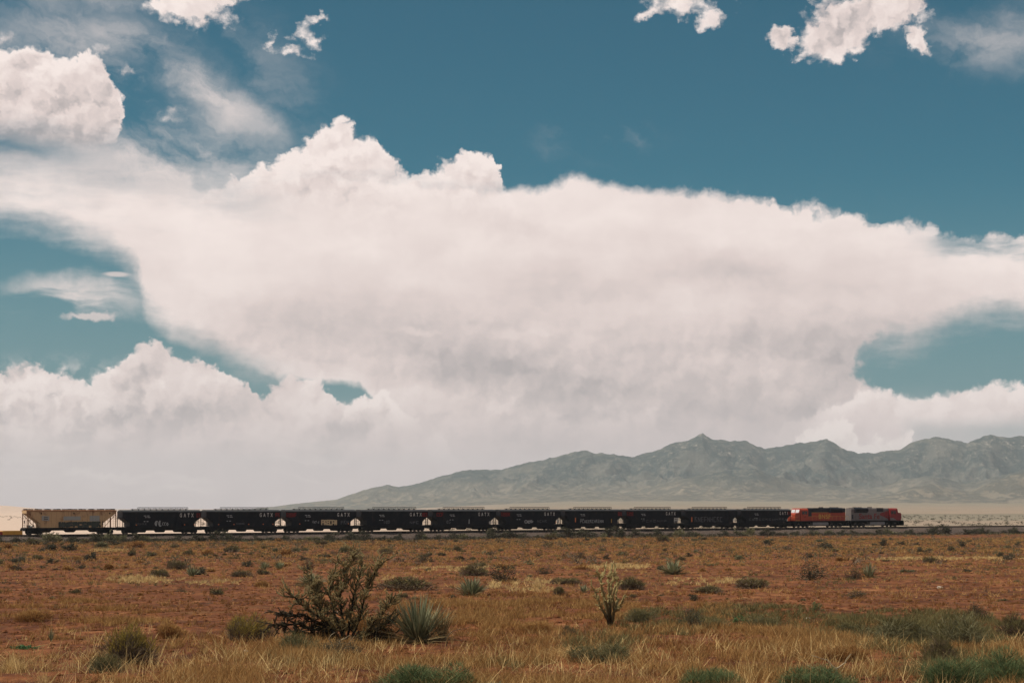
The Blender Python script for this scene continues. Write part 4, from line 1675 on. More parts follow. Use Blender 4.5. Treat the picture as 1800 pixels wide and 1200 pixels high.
# every generator makes a plant 1 m across and 1 m tall (scaled on placing) and returns [(part name, mesh)]
def gen_broom(rs, n, w, mat, twig=M_TWIG, clumps=9, tipmat=None, up=0.12, wild=1.0, fall=0.9, spread=0.36, lo=0.45):
    """uneven bush of fine upright stems: several crowns of different size grown together"""
    K = clumps
    a = rs.uniform(0, 2 * np.pi, K)
    rr = np.sqrt(rs.uniform(0, 1, K)) * spread
    cx, cy = rr * np.cos(a), rr * np.sin(a)
    ch = rs.uniform(lo, 1.0, K) * (1.0 - fall * (rr / 0.5) ** 2 * rs.uniform(0.4, 1.0, K))
    cr = rs.uniform(0.13, 0.26, K)
    wt = cr * cr * ch
    ci = rs.choice(K, n, p=wt / wt.sum())
    D = dome_dirs(n, rs, -0.1)
    q = rs.uniform(0.35, 1.0, n) ** 0.6
    P0 = np.stack([cx[ci] + D[:, 0] * cr[ci] * q, cy[ci] + D[:, 1] * cr[ci] * q, ch[ci] * (0.32 + 0.62 * np.maximum(D[:, 2], -0.25) * q)], 1)
    P0[:, 2] = np.maximum(P0[:, 2] - rs.uniform(0.0, 0.25, n), 0.0)
    dirs = np.stack([D[:, 0] * 0.55, D[:, 1] * 0.55, np.full(n, 0.9)], 1) + rs.normal(0, 0.30 * wild, (n, 3))
    L = rs.uniform(0.10, 0.30, n) * (0.6 + 0.6 * ch[ci])
    v, f, i = ribbons(P0, dirs, L, w * rs.uniform(0.6, 1.5, n), 0.08, 2, rs)
    tint = np.clip(rs.uniform(0.0, 0.9, n) * 0.75 + rs.normal(0, .13, K)[ci] + 0.15, 0, 1)
    out = [('foliage', np_mesh('foliage', v, f, mat, attr=tint[i]))]
    if tipmat is not None:
        m = n // 2
        ci = rs.choice(K, m, p=wt / wt.sum())
        D2 = dome_dirs(m, rs, 0.25)
        Q = np.stack([cx[ci] + D2[:, 0] * cr[ci], cy[ci] + D2[:, 1] * cr[ci], ch[ci] * (0.34 + 0.6 * D2[:, 2])], 1)
        v, f, i = ribbons(Q, D2 * 0.5 + np.array([0, 0, .7]) + rs.normal(0, .25, (m, 3)), rs.uniform(0.08, 0.24, m), w, 0.05, 1, rs)
        out.append(('flower_tips', np_mesh('flower_tips', v, f, tipmat, attr=rs.uniform(0, 1, m)[i])))
    k = max(30, n // 18)
    ci = rs.randint(0, K, k)
    P3 = np.stack([cx[ci] * .45 + rs.normal(0, .03, k), cy[ci] * .45 + rs.normal(0, .03, k), np.zeros(k)], 1)
    tip = np.stack([cx[ci], cy[ci], ch[ci] * .8], 1) + rs.normal(0, .1, (k, 3))
    d = tip - P3
    v, f, i = ribbons(P3, d, np.linalg.norm(d, axis=1) * rs.uniform(.6, 1.1, k), w * 1.8, 0.03, 2, rs)
    out.append(('stem', np_mesh('stem', v, f, twig, attr=rs.uniform(0, 1, k)[i])))
    return out


def gen_leafy(rs, n, leaf, mat, twig=M_TWIG, clumps=14, flat=0.0):
    """rounded shrub: twigs that carry clumps of small leaves"""
    cd = dome_dirs(clumps, rs, 0.05)
    rad = rs.uniform(0.55, 1.0, clumps)
    C = cd * rad[:, None] * np.array([0.5, 0.5, 0.92])
    ci = rs.randint(0, clumps, n)
    P = C[ci] + rs.normal(0, 1, (n, 3)) * np.array([0.085, 0.085, 0.10])
    P[:, 2] = np.maximum(P[:, 2], 0.02)
    D = rs.normal(0, 1, (n, 3)) + np.array([0, 0, 0.7])
    v, f, i = ribbons(P, D, leaf * rs.uniform(0.6, 1.5, n), leaf * 0.55 * rs.uniform(0.6, 1.4, n), 0.1, 1, rs)
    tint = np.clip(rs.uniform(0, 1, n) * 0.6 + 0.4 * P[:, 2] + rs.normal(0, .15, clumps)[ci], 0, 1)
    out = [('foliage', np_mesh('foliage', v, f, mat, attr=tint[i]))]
    k = clumps * 3
    cc_ = C[np.arange(k) % clumps] + rs.normal(0, .05, (k, 3))
    P0 = rs.normal(0, 0.03, (k, 3)) * np.array([1, 1, 0])
    d = cc_ - P0
    v, f, i = ribbons(P0, d, np.linalg.norm(d, axis=1) * 1.05, leaf * 0.4, 0.0, 2, rs)
    out.append(('stem', np_mesh('stem', v, f, twig, attr=rs.uniform(0, 1, k)[i])))
    return out


def gen_tuft(rs, n, w, mat, spread=0.55, segs=2):
    P = np.stack([rs.normal(0, .13, n), rs.normal(0, .13, n), np.zeros(n)], 1)
    D = np.stack([rs.normal(0, spread * .5, n), rs.normal(0, spread * .5, n), np.ones(n)], 1) + P * np.array([1.5, 1.5, 0])
    v, f, i = ribbons(P, D, rs.uniform(.45, 1.02, n), w * rs.uniform(.6, 1.4, n), rs.uniform(0.05, .3, n), segs, rs)
    return [('blades', np_mesh('blades', v, f, mat, attr=rs.uniform(0, 1, n)[i]))]


def gen_yucca(rs, n, w, mat, dry=None, up=0.35):
    """rosette of stiff sword leaves, each folded along its middle"""
    D = dome_dirs(n, rs, up)
    D[:, 2] += 0.15
    D /= np.linalg.norm(D, axis=1, keepdims=True)
    L = rs.uniform(.72, 1.06, n)
    L3 = D * L[:, None] * np.array([0.62, 0.62, 1.0])
    V, F, T = [], [], []
    a = np.array([0, 0, 1.0])
    for k in range(n):
        d = L3[k]
        s = np.cross(d, a + rs.normal(0, .15, 3))
        s /= max(np.linalg.norm(s), 1e-6)
        nrm = np.cross(s, d)
        nrm /= max(np.linalg.norm(nrm), 1e-6)
        b = len(V)
        base = rs.normal(0, .025, 3) * np.array([1, 1, 0])
        for t, ww in ((0.0, .8), (.35, 1.0), (.75, .6)):
            c = base + d * t
            V += [c - s * w * ww * .5, c - nrm * w * .22 * ww, c + s * w * ww * .5]
        V.append(base + d)
        for r_ in range(2):
            o = b + r_ * 3
            F += [(o, o + 1, o + 4), (o, o + 4, o + 3), (o + 1, o + 2, o + 5), (o + 1, o + 5, o + 4)]
        o = b + 6
        F += [(o, o + 1, b + 9), (o + 1, o + 2, b + 9)]
        T += [rs.uniform(.1, 1)] * 10
    out = [('leaves', np_mesh('leaves', np.array(V), np.array(F), mat, attr=T))]
    if dry is not None:
        m = n // 2
        Dd = dome_dirs(m, rs, -0.05)
        Dd[:, 2] = np.abs(Dd[:, 2]) * .5 + .05
        P = rs.normal(0, .03, (m, 3)) * np.array([1, 1, 0]) + np.array([0, 0, .03])
        v, f, i = ribbons(P, Dd, rs.uniform(.35, .7, m), w * .8, .1, 2, rs)
        out.append(('dead_leaves', np_mesh('dead_leaves', v, f, dry, attr=rs.uniform(0, 1, m)[i])))
    return out


def gen_ground_leaf(rs, n, mat):
    """low plant of broad leaves"""
    D = dome_dirs(n, rs, 0.05)
    P = rs.normal(0, .16, (n, 3)) * np.array([1, 1, 0]) + np.array([0, 0, .05])
    v, f, i = ribbons(P, D * np.array([.8, .8, 1.2]), rs.uniform(.25, .7, n), rs.uniform(.10, .2, n), .1, 2, rs)
    return [('leaves', np_mesh('leaves', v, f, mat, attr=rs.uniform(0, 1, n)[i]))]


def tube(pts, rad, sides, rs, knob=0.12):
    """knobbly tube through pts; returns verts, tris"""
    pts = [np.array(p, float) for p in pts]
    V, F = [], []
    for k, p in enumerate(pts):
        d = pts[min(k + 1, len(pts) - 1)] - pts[max(k - 1, 0)]
        d /= max(np.linalg.norm(d), 1e-6)
        x = np.cross(d, [0.31, 0.87, 0.37])
        x /= max(np.linalg.norm(x), 1e-6)
        y = np.cross(d, x)
        for i in range(sides):
            t = 2 * math.pi * i / sides
            V.append(p + (x * math.cos(t) + y * math.sin(t)) * rad[k] * (1 + rs.uniform(-knob, knob)))
    n = len(pts)
    for k in range(n - 1):
        for i in range(sides):
            a, b = k * sides + i, k * sides + (i + 1) % sides
            F += [(a, b, b + sides), (a, b + sides, a + sides)]
    V.append(pts[-1] + (pts[-1] - pts[-2]) * 0.15)
    e = len(V) - 1
    for i in range(sides):
        F.append(((n - 1) * sides + i, (n - 1) * sides + (i + 1) % sides, e))
    return np.array(V), np.array(F)


def cholla(name, label, px, py, stems, scale, seed, thick, levels=2, dk=.05, lng=1.0, reps=3, mat=None, bare=0.0):
    """stems: lists of photo-pixel offsets (right, up) from the foot, in the plant's own plane"""
    rs = np.random.RandomState(seed)
    g = px_ground(px, py)
    root = empty(name, (g[0], g[1], g[2] - 0.03))
    tag(root, label, 'cactus')
    m = g[1] / FPX * scale
    for si, st in enumerate(stems):
        dead = st[0] == 'dead'
        pts = [p for p in st if not isinstance(p, str)]
        depth = rs.uniform(-.45, .45)
        main = []
        for k, (a, b) in enumerate(pts):
            tt = k / max(1, len(pts) - 1)
            main.append(np.array([a * m, depth * tt * 1.1 + rs.normal(0, .03), max(b * m, 0.02)]))
        # refine
        fine = []
        for k in range(len(main) - 1):
            for q in range(4):
                fine.append(main[k] + (main[k + 1] - main[k]) * q / 4 + rs.normal(0, .012, 3))
        fine.append(main[-1])
        L = len(fine)
        P = [tube(fine, [thick * (1.25 - .55 * k / L) for k in range(L)], 7, rs)]
        T = [np.clip(np.linspace(-.15, 1.2, len(P[0][1])), 0, 1) * .55 if bare else np.full(len(P[0][1]), dk * .6 if not dead else .03)]
        sp_p, sp_d = [], []

        def grow(p, d, l, r, lev):
            n = 4
            q = [p]
            dd = d.copy()
            for k in range(n):
                dd = dd + rs.normal(0, .16, 3) + np.array([0, 0, .10 if not dead else -.03])
                dd /= np.linalg.norm(dd)
                q.append(q[-1] + dd * l / n)
            v, f = tube(q, [r * (1.0 - .1 * k) for k in range(n + 1)], 6, rs)
            P.append((v, f))
            T.append(np.full(len(f), (dk + .16 * (levels - lev) + rs.uniform(-.08, .1) + .12 * max(0.0, p[2] - .8)) if not dead else rs.uniform(0, .12)))
            for k in range(14):
                a = rs.randint(0, n)
                sp_p.append(q[a] + (q[a + 1] - q[a]) * rs.rand())
                sp_d.append(rs.normal(0, 1, 3))
            if lev > 0:
                for _ in range(rs.randint(2, 4)):
                    a = rs.randint(1, n + 1)
                    e = dd + rs.normal(0, .65, 3)
                    e /= np.linalg.norm(e)
                    grow(q[a], e, l * rs.uniform(.55, .85), r * .8, lev - 1)
        for k in range(max(2, int(L * bare)), L):
            for _rep in range(reps if rs.rand() < .6 else reps - 1):
                d = fine[k] - fine[k - 1]
                d = d / max(np.linalg.norm(d), 1e-6) + rs.normal(0, .75, 3)
                d[2] = abs(d[2]) * (.8 if not dead else .2)
                d /= np.linalg.norm(d)
                grow(fine[k], d, rs.uniform(.12, .30) * lng, thick * .8, levels - 1 if rs.rand() < .6 else 0)
        grow(fine[-1], (fine[-1] - fine[-2]) / np.linalg.norm(fine[-1] - fine[-2]), .28, thick * .75, levels - 1)
        v, f, t = join([(a, b, c) for (a, b), c in zip(P, T)])
        br = new_obj('branch', np_mesh('branch', v, f, mat or M_CHOLLA, attr=np.clip(t, 0, 1)), root)
        if sp_p:
            v, f, i = ribbons(np.array(sp_p), np.array(sp_d), .05, .006, 0, 1, rs)
            new_obj('spines', np_mesh('spines', v, f, M_PALE if not dead else M_GREYBR, attr=rs.uniform(0, .6, len(sp_p))[i]), br)['kind'] = 'stuff'
    return root


# ------------------------------------------------------------------ placing
def place(name, label, cat, px, py, w, h, parts, group=None, rot=None, sink=0.02, single=False):
    """put a unit plant with its foot at photo row py, w x h photo pixels in size"""
    x, y, z = px_ground(px, py)
    s = y / FPX
    rz = rot if rot is not None else random.uniform(0, 6.28)
    if single:
        o = new_obj(name, parts)
    else:
        o = empty(name)
        for nm, me in parts:
            new_obj(nm, me, o)
    o.location = (x, y, z - sink)
    o.rotation_euler = (0, 0, rz)
    o.scale = (w * s, w * s, h * s)
    tag(o, label, cat, group)
    return o


def one_mesh(parts):
    """unit plant as a single mesh, for small far copies"""
    V, F, T, I, mats, o = [], [], [], [], [], 0
    for nm, me in parts:
        n, k = len(me.vertices), len(me.polygons)
        v = np.empty(n * 3, np.float32); me.vertices.foreach_get('co', v)
        f = np.empty(k * 3, np.int32); me.loops.foreach_get('vertex_index', f)
        t = np.empty(k, np.float32); me.attributes['tint'].data.foreach_get('value', t)
        V.append(v.reshape(-1, 3)); F.append(f.reshape(-1, 3) + o); T.append(t)
        I.append(np.full(k, len(mats), np.int32)); mats.append(me.materials[0]); o += n
    me = np_mesh('shrub', np.concatenate(V), np.concatenate(F), None, attr=np.concatenate(T))
    for m in mats:
        me.materials.append(m)
    me.polygons.foreach_set('material_index', np.concatenate(I))
    return me


random.seed(5)
RS = np.random.RandomState

# ---- the two chollas, the yuccas
cholla('cholla_cactus', 'large dark branching cholla cactus, the tallest plant in the foreground', 607, 1131, [
    [(0, 0), (-4, 40), (-10, 85), (0, 125), (10, 152)],
    [(4, 0), (22, 40), (34, 80), (46, 118), (58, 140)],
    [(-4, 0), (-28, 38), (-48, 70), (-58, 108)],
    [(2, 0), (8, 50), (16, 95), (24, 128)],
    [(8, 0), (45, 28), (66, 55), (82, 78)],
    [(6, 0), (40, 20), (62, 30), (80, 42)],
    [(-6, 0), (-30, 30), (-44, 60), (-50, 90)],
    [(0, 0), (-16, 50), (-30, 90), (-22, 120)],
    ['dead', (-6, 4), (-40, 28), (-78, 36), (-118, 38)],
    ['dead', (-6, 4), (-44, 18), (-72, 24), (-96, 12)],
    ['dead', (-4, 2), (-36, 36), (-70, 52), (-104, 56)],
    ['dead', (-2, 2), (-20, 18), (-46, 8), (-66, 2)],
    ['dead', (6, 2), (28, 16), (50, 10), (70, 4)],
    [(-4, 0), (-34, 44), (-62, 62), (-84, 86)],
], 1.0, 3, 0.026, 3, .02, 1.0, 4)
cholla('cholla_cactus', 'slender pale cholla cactus standing alone in the dry grass, branching like a candelabrum', 1071, 1101, [
    [(0, 0), (-3, 30), (-10, 55), (-14, 80), (-10, 92)],
    [(2, 0), (1, 32), (0, 60), (-2, 84), (2, 96)],
    [(3, 0), (8, 30), (6, 60), (12, 84)],
    [(3, 0), (8, 26), (15, 40), (14, 62)],
    [(-1, 0), (-8, 26), (-18, 40), (-25, 62)],
    [(3, 0), (8, 28), (16, 36), (20, 46)],
    [(0, 0), (-2, 34), (-12, 66), (-18, 86)],
    [(1, 0), (3, 34), (4, 66), (8, 92)],
], 1.0, 8, 0.034, 2, .25, .5, 2, M_PALECHOLLA, .45)

place('yucca_plant', 'large grey green yucca with stiff upright blades right beside the big cholla', 'yucca', 736, 1129, 140, 94, gen_yucca(RS(1), 280, .016, M_YUCCA, M_DRYYUCCA, .42))
place('yucca_plant', 'half dry straw coloured yucca just right of the large grey green one', 'yucca', 778, 1124, 70, 72, gen_yucca(RS(2), 90, .02, M_DRYYUCCA, M_DRYYUCCA, .45))
place('yucca_plant', 'wide grey green yucca clump in the middle distance, midway between the two chollas', 'yucca', 829, 1046, 66, 38, gen_yucca(RS(3), 150, .045, M_YUCCA, M_DRYYUCCA, .22))
place('yucca_plant', 'grey green yucca clump beyond and to the right of the slender cholla', 'yucca', 1184, 1009, 58, 30, gen_yucca(RS(4), 110, .05, M_YUCCA, M_DRYYUCCA, .22))
place('yucca_plant', 'small upright yucca below the front of the silver locomotive', 'yucca', 1528, 1015, 36, 31, gen_yucca(RS(5), 70, .05, M_YUCCA, M_DRYYUCCA, .35))
place('yucca_plant', 'grey green yucca peeping out behind the left arms of the big cholla', 'yucca', 548, 1029, 58, 28, gen_yucca(RS(6), 110, .05, M_YUCCA, M_DRYYUCCA, .25))
place('yucca_plant', 'small grey yucca left of a brown bush in the left middle distance', 'yucca', 338, 1012, 32, 24, gen_yucca(RS(7), 60, .055, M_YUCCA, None, .3))
place('yucca_plant', 'left one of two small yuccas side by side beyond the open soil', 'yucca', 464, 1001, 26, 20, gen_yucca(RS(8), 60, .06, M_YUCCA, None, .3))
place('yucca_plant', 'right one of two small yuccas side by side beyond the open soil', 'yucca', 491, 1001, 24, 21, gen_yucca(RS(9), 60, .06, M_YUCCA, None, .3))
place('yucca_plant', 'thin dark yucca tuft on bare soil at the far left foreground', 'yucca', 90, 1127, 16, 30, gen_yucca(RS(10), 34, .06, M_YUCCA, None, .5))
place('yucca_plant', 'tiny yucca in the grass left of the slender cholla', 'yucca', 1026, 1041, 26, 22, gen_yucca(RS(12), 40, .06, M_YUCCA, None, .3))

# ---- bushes with a place of their own
BIG = [
    # kind, px, py, w, h, label
    ('gold', 230, 1163, 92, 74, 'round bush with a dark twiggy foot and golden green top, left foreground'),
    ('russet', 297, 1121, 56, 36, 'reddish brown wiry bush just behind the golden topped bush'),
    ('gold', 438, 1126, 78, 56, 'faint yellow green wiry bush on the open soil left of the big cholla'),
    ('sage', 183, 1183, 66, 46, 'loose grey green bush in front of the golden topped bush'),
    ('sage', 520, 1146, 80, 42, 'low grey bush under the dead left arms of the big cholla'),
    ('dark', 606, 1154, 74, 42, 'dark leafy bush at the foot of the big cholla'),
    ('russet', 664, 1128, 64, 46, 'brown dry bush between the big cholla and the large yucca'),
    ('green', 758, 1210, 140, 62, 'dark green broom bush cut by the bottom edge, below the large yucca'),
    ('green', 1250, 1208, 96, 46, 'dull green bush at the bottom edge, right of centre'),
    ('green', 1452, 1210, 130, 50, 'low green bush at the bottom edge below the bleached branch'),
    ('green', 1672, 1210, 120, 64, 'broad dark green bush at the bottom right, left of the tallest green one'),
    ('green', 1776, 1204, 130, 74, 'tall dark green bush in the bottom right corner'),
    ('sage', 1556, 1128, 96, 62, 'grey green bush at the left end of the right-hand thicket'),
    ('sage', 1622, 1128, 86, 52, 'grey green bush in the middle of the right-hand thicket'),
    ('sage', 1694, 1130, 104, 62, 'wide grey green bush at the right end of the thicket'),
    ('greybr', 1656, 1166, 66, 62, 'grey brown wiry bush in front of the right-hand thicket'),
    ('greybr', 1787, 1118, 76, 52, 'brownish twiggy bush near the right edge, beyond the corner bush'),
    ('dark', 1716, 1088, 46, 30, 'dark twiggy shrub poking up behind the right-hand thicket'),
    ('dark', 1214, 1102, 62, 38, 'dark spreading cactus like shrub right of the slender cholla'),
    ('dark', 885, 1021, 52, 36, 'dark round bush beyond the wide yucca clump'),
    ('greybr', 836, 1011, 56, 24, 'greyish low bush touching the dark round one on its left'),
    ('greybr', 716, 1036, 98, 27, 'long low grey brown bush right of the big cholla top'),
    ('dark', 625, 987, 48, 28, 'dark bush rising just behind the tip of the big cholla'),
    ('greybr', 1104, 1036, 56, 31, 'dark grey bush behind the top of the slender cholla'),
    ('dark', 1425, 1019, 62, 34, 'round dark grey bush left of the small upright yucca'),
    ('dark', 1502, 1017, 36, 22, 'dark shrub touching the small upright yucca on its left'),
    ('greybr', 1321, 1034, 60, 25, 'grey brown bush on the red soil, right of the middle'),
    ('greybr', 1246, 1042, 66, 16, 'flat dark shrub left of the grey brown bush on red soil'),
    ('dark', 1506, 1050, 46, 15, 'low dark shrub on orange soil below the small upright yucca'),
    ('greybr', 278, 1012, 40, 16, 'low brown shrub left of the small grey yucca, left middle distance'),
    ('greybr', 312, 1000, 44, 20, 'brown shrub behind the small grey yucca, left middle distance'),
    ('russet', 460, 1031, 26, 16, 'small round russet bush on bare red soil left of the big cholla'),
    ('dark', 318, 1040, 18, 11, 'lone tiny dark shrub on bare red soil, left half'),
    ('greybr', 425, 1013, 44, 14, 'flat brown shrub behind the small round russet bush'),
    ('dark', 541, 1001, 30, 20, 'dark shrub directly behind the yucca beside the big cholla'),
    ('dark', 1000, 1118, 32, 22, 'small bluish dark bush in the grass left of the slender cholla'),
    ('greybr', 982, 1046, 30, 18, 'small grey bush in pale grass left of the slender cholla'),
    ('greybr', 996, 1026, 52, 16, 'flat brown shrub in the pale grass strip'),
    ('dark', 960, 1008, 30, 18, 'dark shrub at the left end of the pale grass strip'),
    ('bright', 1304, 1096, 30, 18, 'small fresh green plant in the weeds right of the dark spreading shrub'),
    ('bright', 1438, 1073, 26, 18, 'small fresh green tuft on orange soil, right half'),
    ('sage', 1260, 1104, 40, 26, 'grey green weed touching the dark spreading shrub'),
    ('sage', 1340, 1098, 56, 24, 'pale green low weed right of the small fresh green plant'),
    ('sage', 1130, 1092, 60, 32, 'pale green wispy weed right of the slender cholla'),
    ('dark', 1020, 982, 22, 16, 'dark round bush on the red plain above the slender cholla'),
    ('dark', 948, 978, 18, 12, 'dark oval bush on the red plain, upper middle'),
    ('greybr', 680, 973, 26, 14, 'round grey bush on the red plain right of the big cholla tip'),
    ('greybr', 805, 968, 20, 11, 'round brown bush on the red plain above the wide yucca'),
    ('dark', 875, 954, 16, 9, 'small dark bush close to the embankment, above the dark round bush'),
    ('sage', 1500, 1115, 70, 34, 'pale olive weed left of the right-hand thicket'),
    ('russet', 944, 1112, 60, 30, 'russet dry weed in the middle foreground grass'),
    ('russet', 60, 1090, 60, 26, 'russet wiry weed behind the thin dark yucca tuft'),
    ('russet', 1480, 1160, 90, 40, 'russet dry weed around the bleached branch'),
    ('sage', 1060, 1160, 110, 40, 'olive weed clump in front of the slender cholla'),
]
LIB = {}


def big_parts(kind, seed, near):
    rs = RS(seed)
    n = 2900 if near else 1300
    w = .009 if near else .018
    if kind == 'gold':
        return gen_broom(rs, int(n * 1.3), w, M_GREYBR, clumps=22, tipmat=M_GOLD, wild=1.4, fall=.6, spread=.4)
    if kind == 'russet':
        return gen_broom(rs, n, w, M_RUSSET, clumps=14, tipmat=M_STRAW)
    if kind == 'sage':
        return gen_broom(rs, int(n * .8), w, M_SAGE, clumps=18, wild=1.6, fall=.5, spread=.42, tipmat=M_OLIVE, lo=.3)
    if kind == 'green':
        return gen_broom(rs, int(n * 1.3), w * .9, M_GREEN, clumps=24, tipmat=M_GTIP, wild=1.5, twig=M_STRAW, fall=0.5, spread=0.45, lo=.25)
    if kind == 'greybr':
        return gen_broom(rs, n, w, M_GREYBR, clumps=12, tipmat=M_OLIVE)
    if kind == 'bright':
        return gen_leafy(rs, 420, .09, M_BRIGHT)
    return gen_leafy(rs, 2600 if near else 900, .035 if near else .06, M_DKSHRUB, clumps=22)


for k, (kind, px, py, w, h, lab) in enumerate(BIG):
    nm = {'gold': 'golden_bush', 'russet': 'dry_weed', 'sage': 'grey_green_bush', 'green': 'green_bush', 'greybr': 'twiggy_bush', 'bright': 'green_plant', 'dark': 'dark_shrub'}[kind]
    place(nm, lab, 'bush' if kind not in ('bright', 'russet') else ('plant' if kind == 'bright' else 'weed'), px, py, w, h, big_parts(kind, 100 + k, py > 1055))

# small tree-like shrub
r = place('dark_shrub', 'small dark Y shaped shrub on a single stem, right of the big cholla tip', 'bush', 747, 988, 34, 23, gen_leafy(RS(77), 700, .07, M_DKSHRUB, clumps=12))
# odd plants
place('leafy_plant', 'low flat dark green leafy plant on bare soil at the far left', 'plant', 44, 1139, 50, 15, gen_ground_leaf(RS(20), 90, M_BRIGHT))
place('leafy_plant', 'broad leaved blue green plant at the bottom edge right of the dark green bush', 'plant', 868, 1206, 60, 20, gen_ground_leaf(RS(21), 60, M_SAGE))
place('dry_tumbleweed', 'orange tan dry weed ball caught in the middle of the big cholla', 'weed', 627, 1108, 54, 52, gen_broom(RS(22), 1600, .010, M_STRAW, clumps=16, tipmat=M_RUSSET))
place('straw_tuft', 'bright straw tuft in front of the dark spreading shrub', 'grass tuft', 1229, 1110, 22, 24, gen_tuft(RS(23), 90, .03, M_PALE, .5))
place('straw_tuft', 'pale straw tuft at the left edge, lower corner', 'grass tuft', 22, 1180, 52, 46, gen_tuft(RS(24), 260, .014, M_PALE, .9))
place('straw_tuft', 'tall straw stalks at the bottom edge, lower left corner', 'grass tuft', 76, 1206, 46, 58, gen_tuft(RS(25), 60, .02, M_PALE, .8))
place('straw_tuft', 'bright pale grass tuft left of the slender cholla foot', 'grass tuft', 1010, 1152, 84, 28, gen_tuft(RS(26), 300, .012, M_PALE, .9))


def dead_branch(label, px, py, strands, seed, r0, mat=M_DEAD):
    rs = RS(seed)
    g = px_ground(px, py)
    m = g[1] / FPX
    parts = []
    for st in strands:
        p = [np.array([a * m, rs.normal(0, .08), max(b * m, .01)]) for a, b in st]
        fine = []
        for k in range(len(p) - 1):
            for q in range(3):
                fine.append(p[k] + (p[k + 1] - p[k]) * q / 3 + rs.normal(0, .01, 3))
        fine.append(p[-1])
        v, f = tube(fine, [r0 * (1.1 - .8 * k / len(fine)) for k in range(len(fine))], 6, rs, .08)
        parts.append((v, f, rs.uniform(.3, 1, len(f))))
    v, f, t = join(parts)
    o = new_obj('dead_branch', np_mesh('dead_branch', v, f, mat, attr=t))
    o.location = (g[0], g[1], g[2] - .01)
    tag(o, label, 'branch')


dead_branch('bleached forked dead branch curving up beside the low green bush', 1466, 1192, [[(0, 0), (4, 20), (-14, 34), (-40, 42)], [(4, 18), (20, 28), (30, 44)], [(2, 14), (-26, 16), (-50, 26)]], 31, .014)
dead_branch('single pale curved stick at the bottom right corner', 1788, 1198, [[(0, 0), (2, 14), (12, 30), (30, 44)]], 32, .014)
dead_branch('dark curved dead stem arching right of the yuccas', 784, 1134, [[(0, 0), (2, 18), (14, 28), (42, 34)]], 33, .012, M_TWIG)
dead_branch('grey dead twigs below the big cholla', 585, 1150, [[(0, 0), (14, 26), (30, 36), (36, 20)], [(4, 6), (-8, 30), (4, 40)], [(2, 4), (24, 14), (38, 34)]], 34, .010)


def stone(label, px, py, w, h, seed):
    rs = RS(seed)
    bm = bmesh.new()
    bmesh.ops.create_icosphere(bm, subdivisions=2, radius=.5)
    for v in bm.verts:
        v.co *= 1 + rs.uniform(-.18, .18)
        v.co.z = max(v.co.z, -.25)
    me = bpy.data.meshes.new('stone')
    bm.to_mesh(me); bm.free()
    me.materials.append(M_STONE)
    g = px_ground(px, py)
    s = g[1] / FPX
    o = new_obj('stone', me)
    o.location = (g[0], g[1], g[2] + h * s * .2)
    o.scale = (w * s, w * s, h * s)
    tag(o, label, 'stone')


stone('white stone on the soil below the faint yellow green bush', 432, 1146, 8, 7, 1)
stone('pale angular stone lying on the red plain below the last shrubs at right', 1652, 1033, 11, 5, 2)
stone('small white stone on orange soil left of the right-hand thicket', 1420, 1087, 10, 4, 3)
stone('pale round stone half hidden under the big cholla', 590, 1078, 9, 7, 4)

# ---- many alike small shrubs: scattered on the plain, along the embankment foot, beyond the track
TPL = {
    'dark': [one_mesh(gen_leafy(RS(200 + i), 620, .10, M_DKSHRUB, clumps=14)) for i in range(5)],
    'greybr': [one_mesh(gen_broom(RS(210 + i), 480, .045, M_GREYBR, clumps=9, tipmat=M_OLIVE)) for i in range(5)],
    'sage': [one_mesh(gen_broom(RS(220 + i), 480, .045, M_SAGE, clumps=8)) for i in range(5)],
    'russet': [one_mesh(gen_broom(RS(230 + i), 480, .045, M_RUSSET, clumps=8, tipmat=M_STRAW)) for i in range(4)],
}
taken = [(b[1], b[2], b[3]) for b in BIG]
rnd = random.Random(21)


COUP = [36, 205, 352, 491, 626, 750, 870, 986, 1092, 1195, 1290, 1385, 1483, 1583]
CARS = ['the tan hopper car', 'the second car', 'the third car', 'the fourth car', 'the fifth car', 'the sixth car', 'the seventh car', 'the eighth car',
        'the ninth car', 'the tenth car', 'the eleventh car', 'the orange locomotive', 'the silver locomotive']
LABELLED = {}


def below(px):
    if px < COUP[0]:
        return 'left of the train'
    if px > COUP[-1]:
        return 'right of the train'
    k = max(i for i in range(13) if px >= COUP[i])
    return 'below ' + CARS[k]


def want(o, label, px):
    LABELLED.setdefault(label, []).append((px, o))


KWORD = {'dark': 'dark green', 'greybr': 'grey brown', 'sage': 'grey green', 'russet': 'russet'}


def scatter(n, name, kinds, label, group, rows, wr, hr, xr=(-20, 1820), tries=40):
    done = 0
    for _ in range(n * tries):
        if done >= n:
            break
        px = rnd.uniform(*xr)
        py = rnd.uniform(*rows)
        if any(abs(px - a) < (c * .6 + 8) and abs(py - b) < 12 for a, b, c in taken):
            continue
        x, y, z = px_ground(px, py)
        if float(fbm(x / 14, y / 14, 2, .5, 61)) < rnd.uniform(-.15, .30):
            continue
        k = rnd.choice(kinds)
        f = rnd.uniform(0, 1) ** 2.2
        w = wr[0] + (wr[1] - wr[0]) * f
        h = w * rnd.uniform(*hr)
        o = place(name, label, 'shrub', px, py, w, h, rnd.choice(TPL[k]), group, single=True)
        zone = 'close to the embankment' if py < 962 else ('on the far plain' if py < 985 else ('on the open plain' if py < 1020 else 'on the nearer plain'))
        want(o, '%s%s shrub %s, %s' % ('small ' if w < 18 else '', KWORD[k], zone, below(px)), px)
        taken.append((px, py, w * .5))
        done += 1


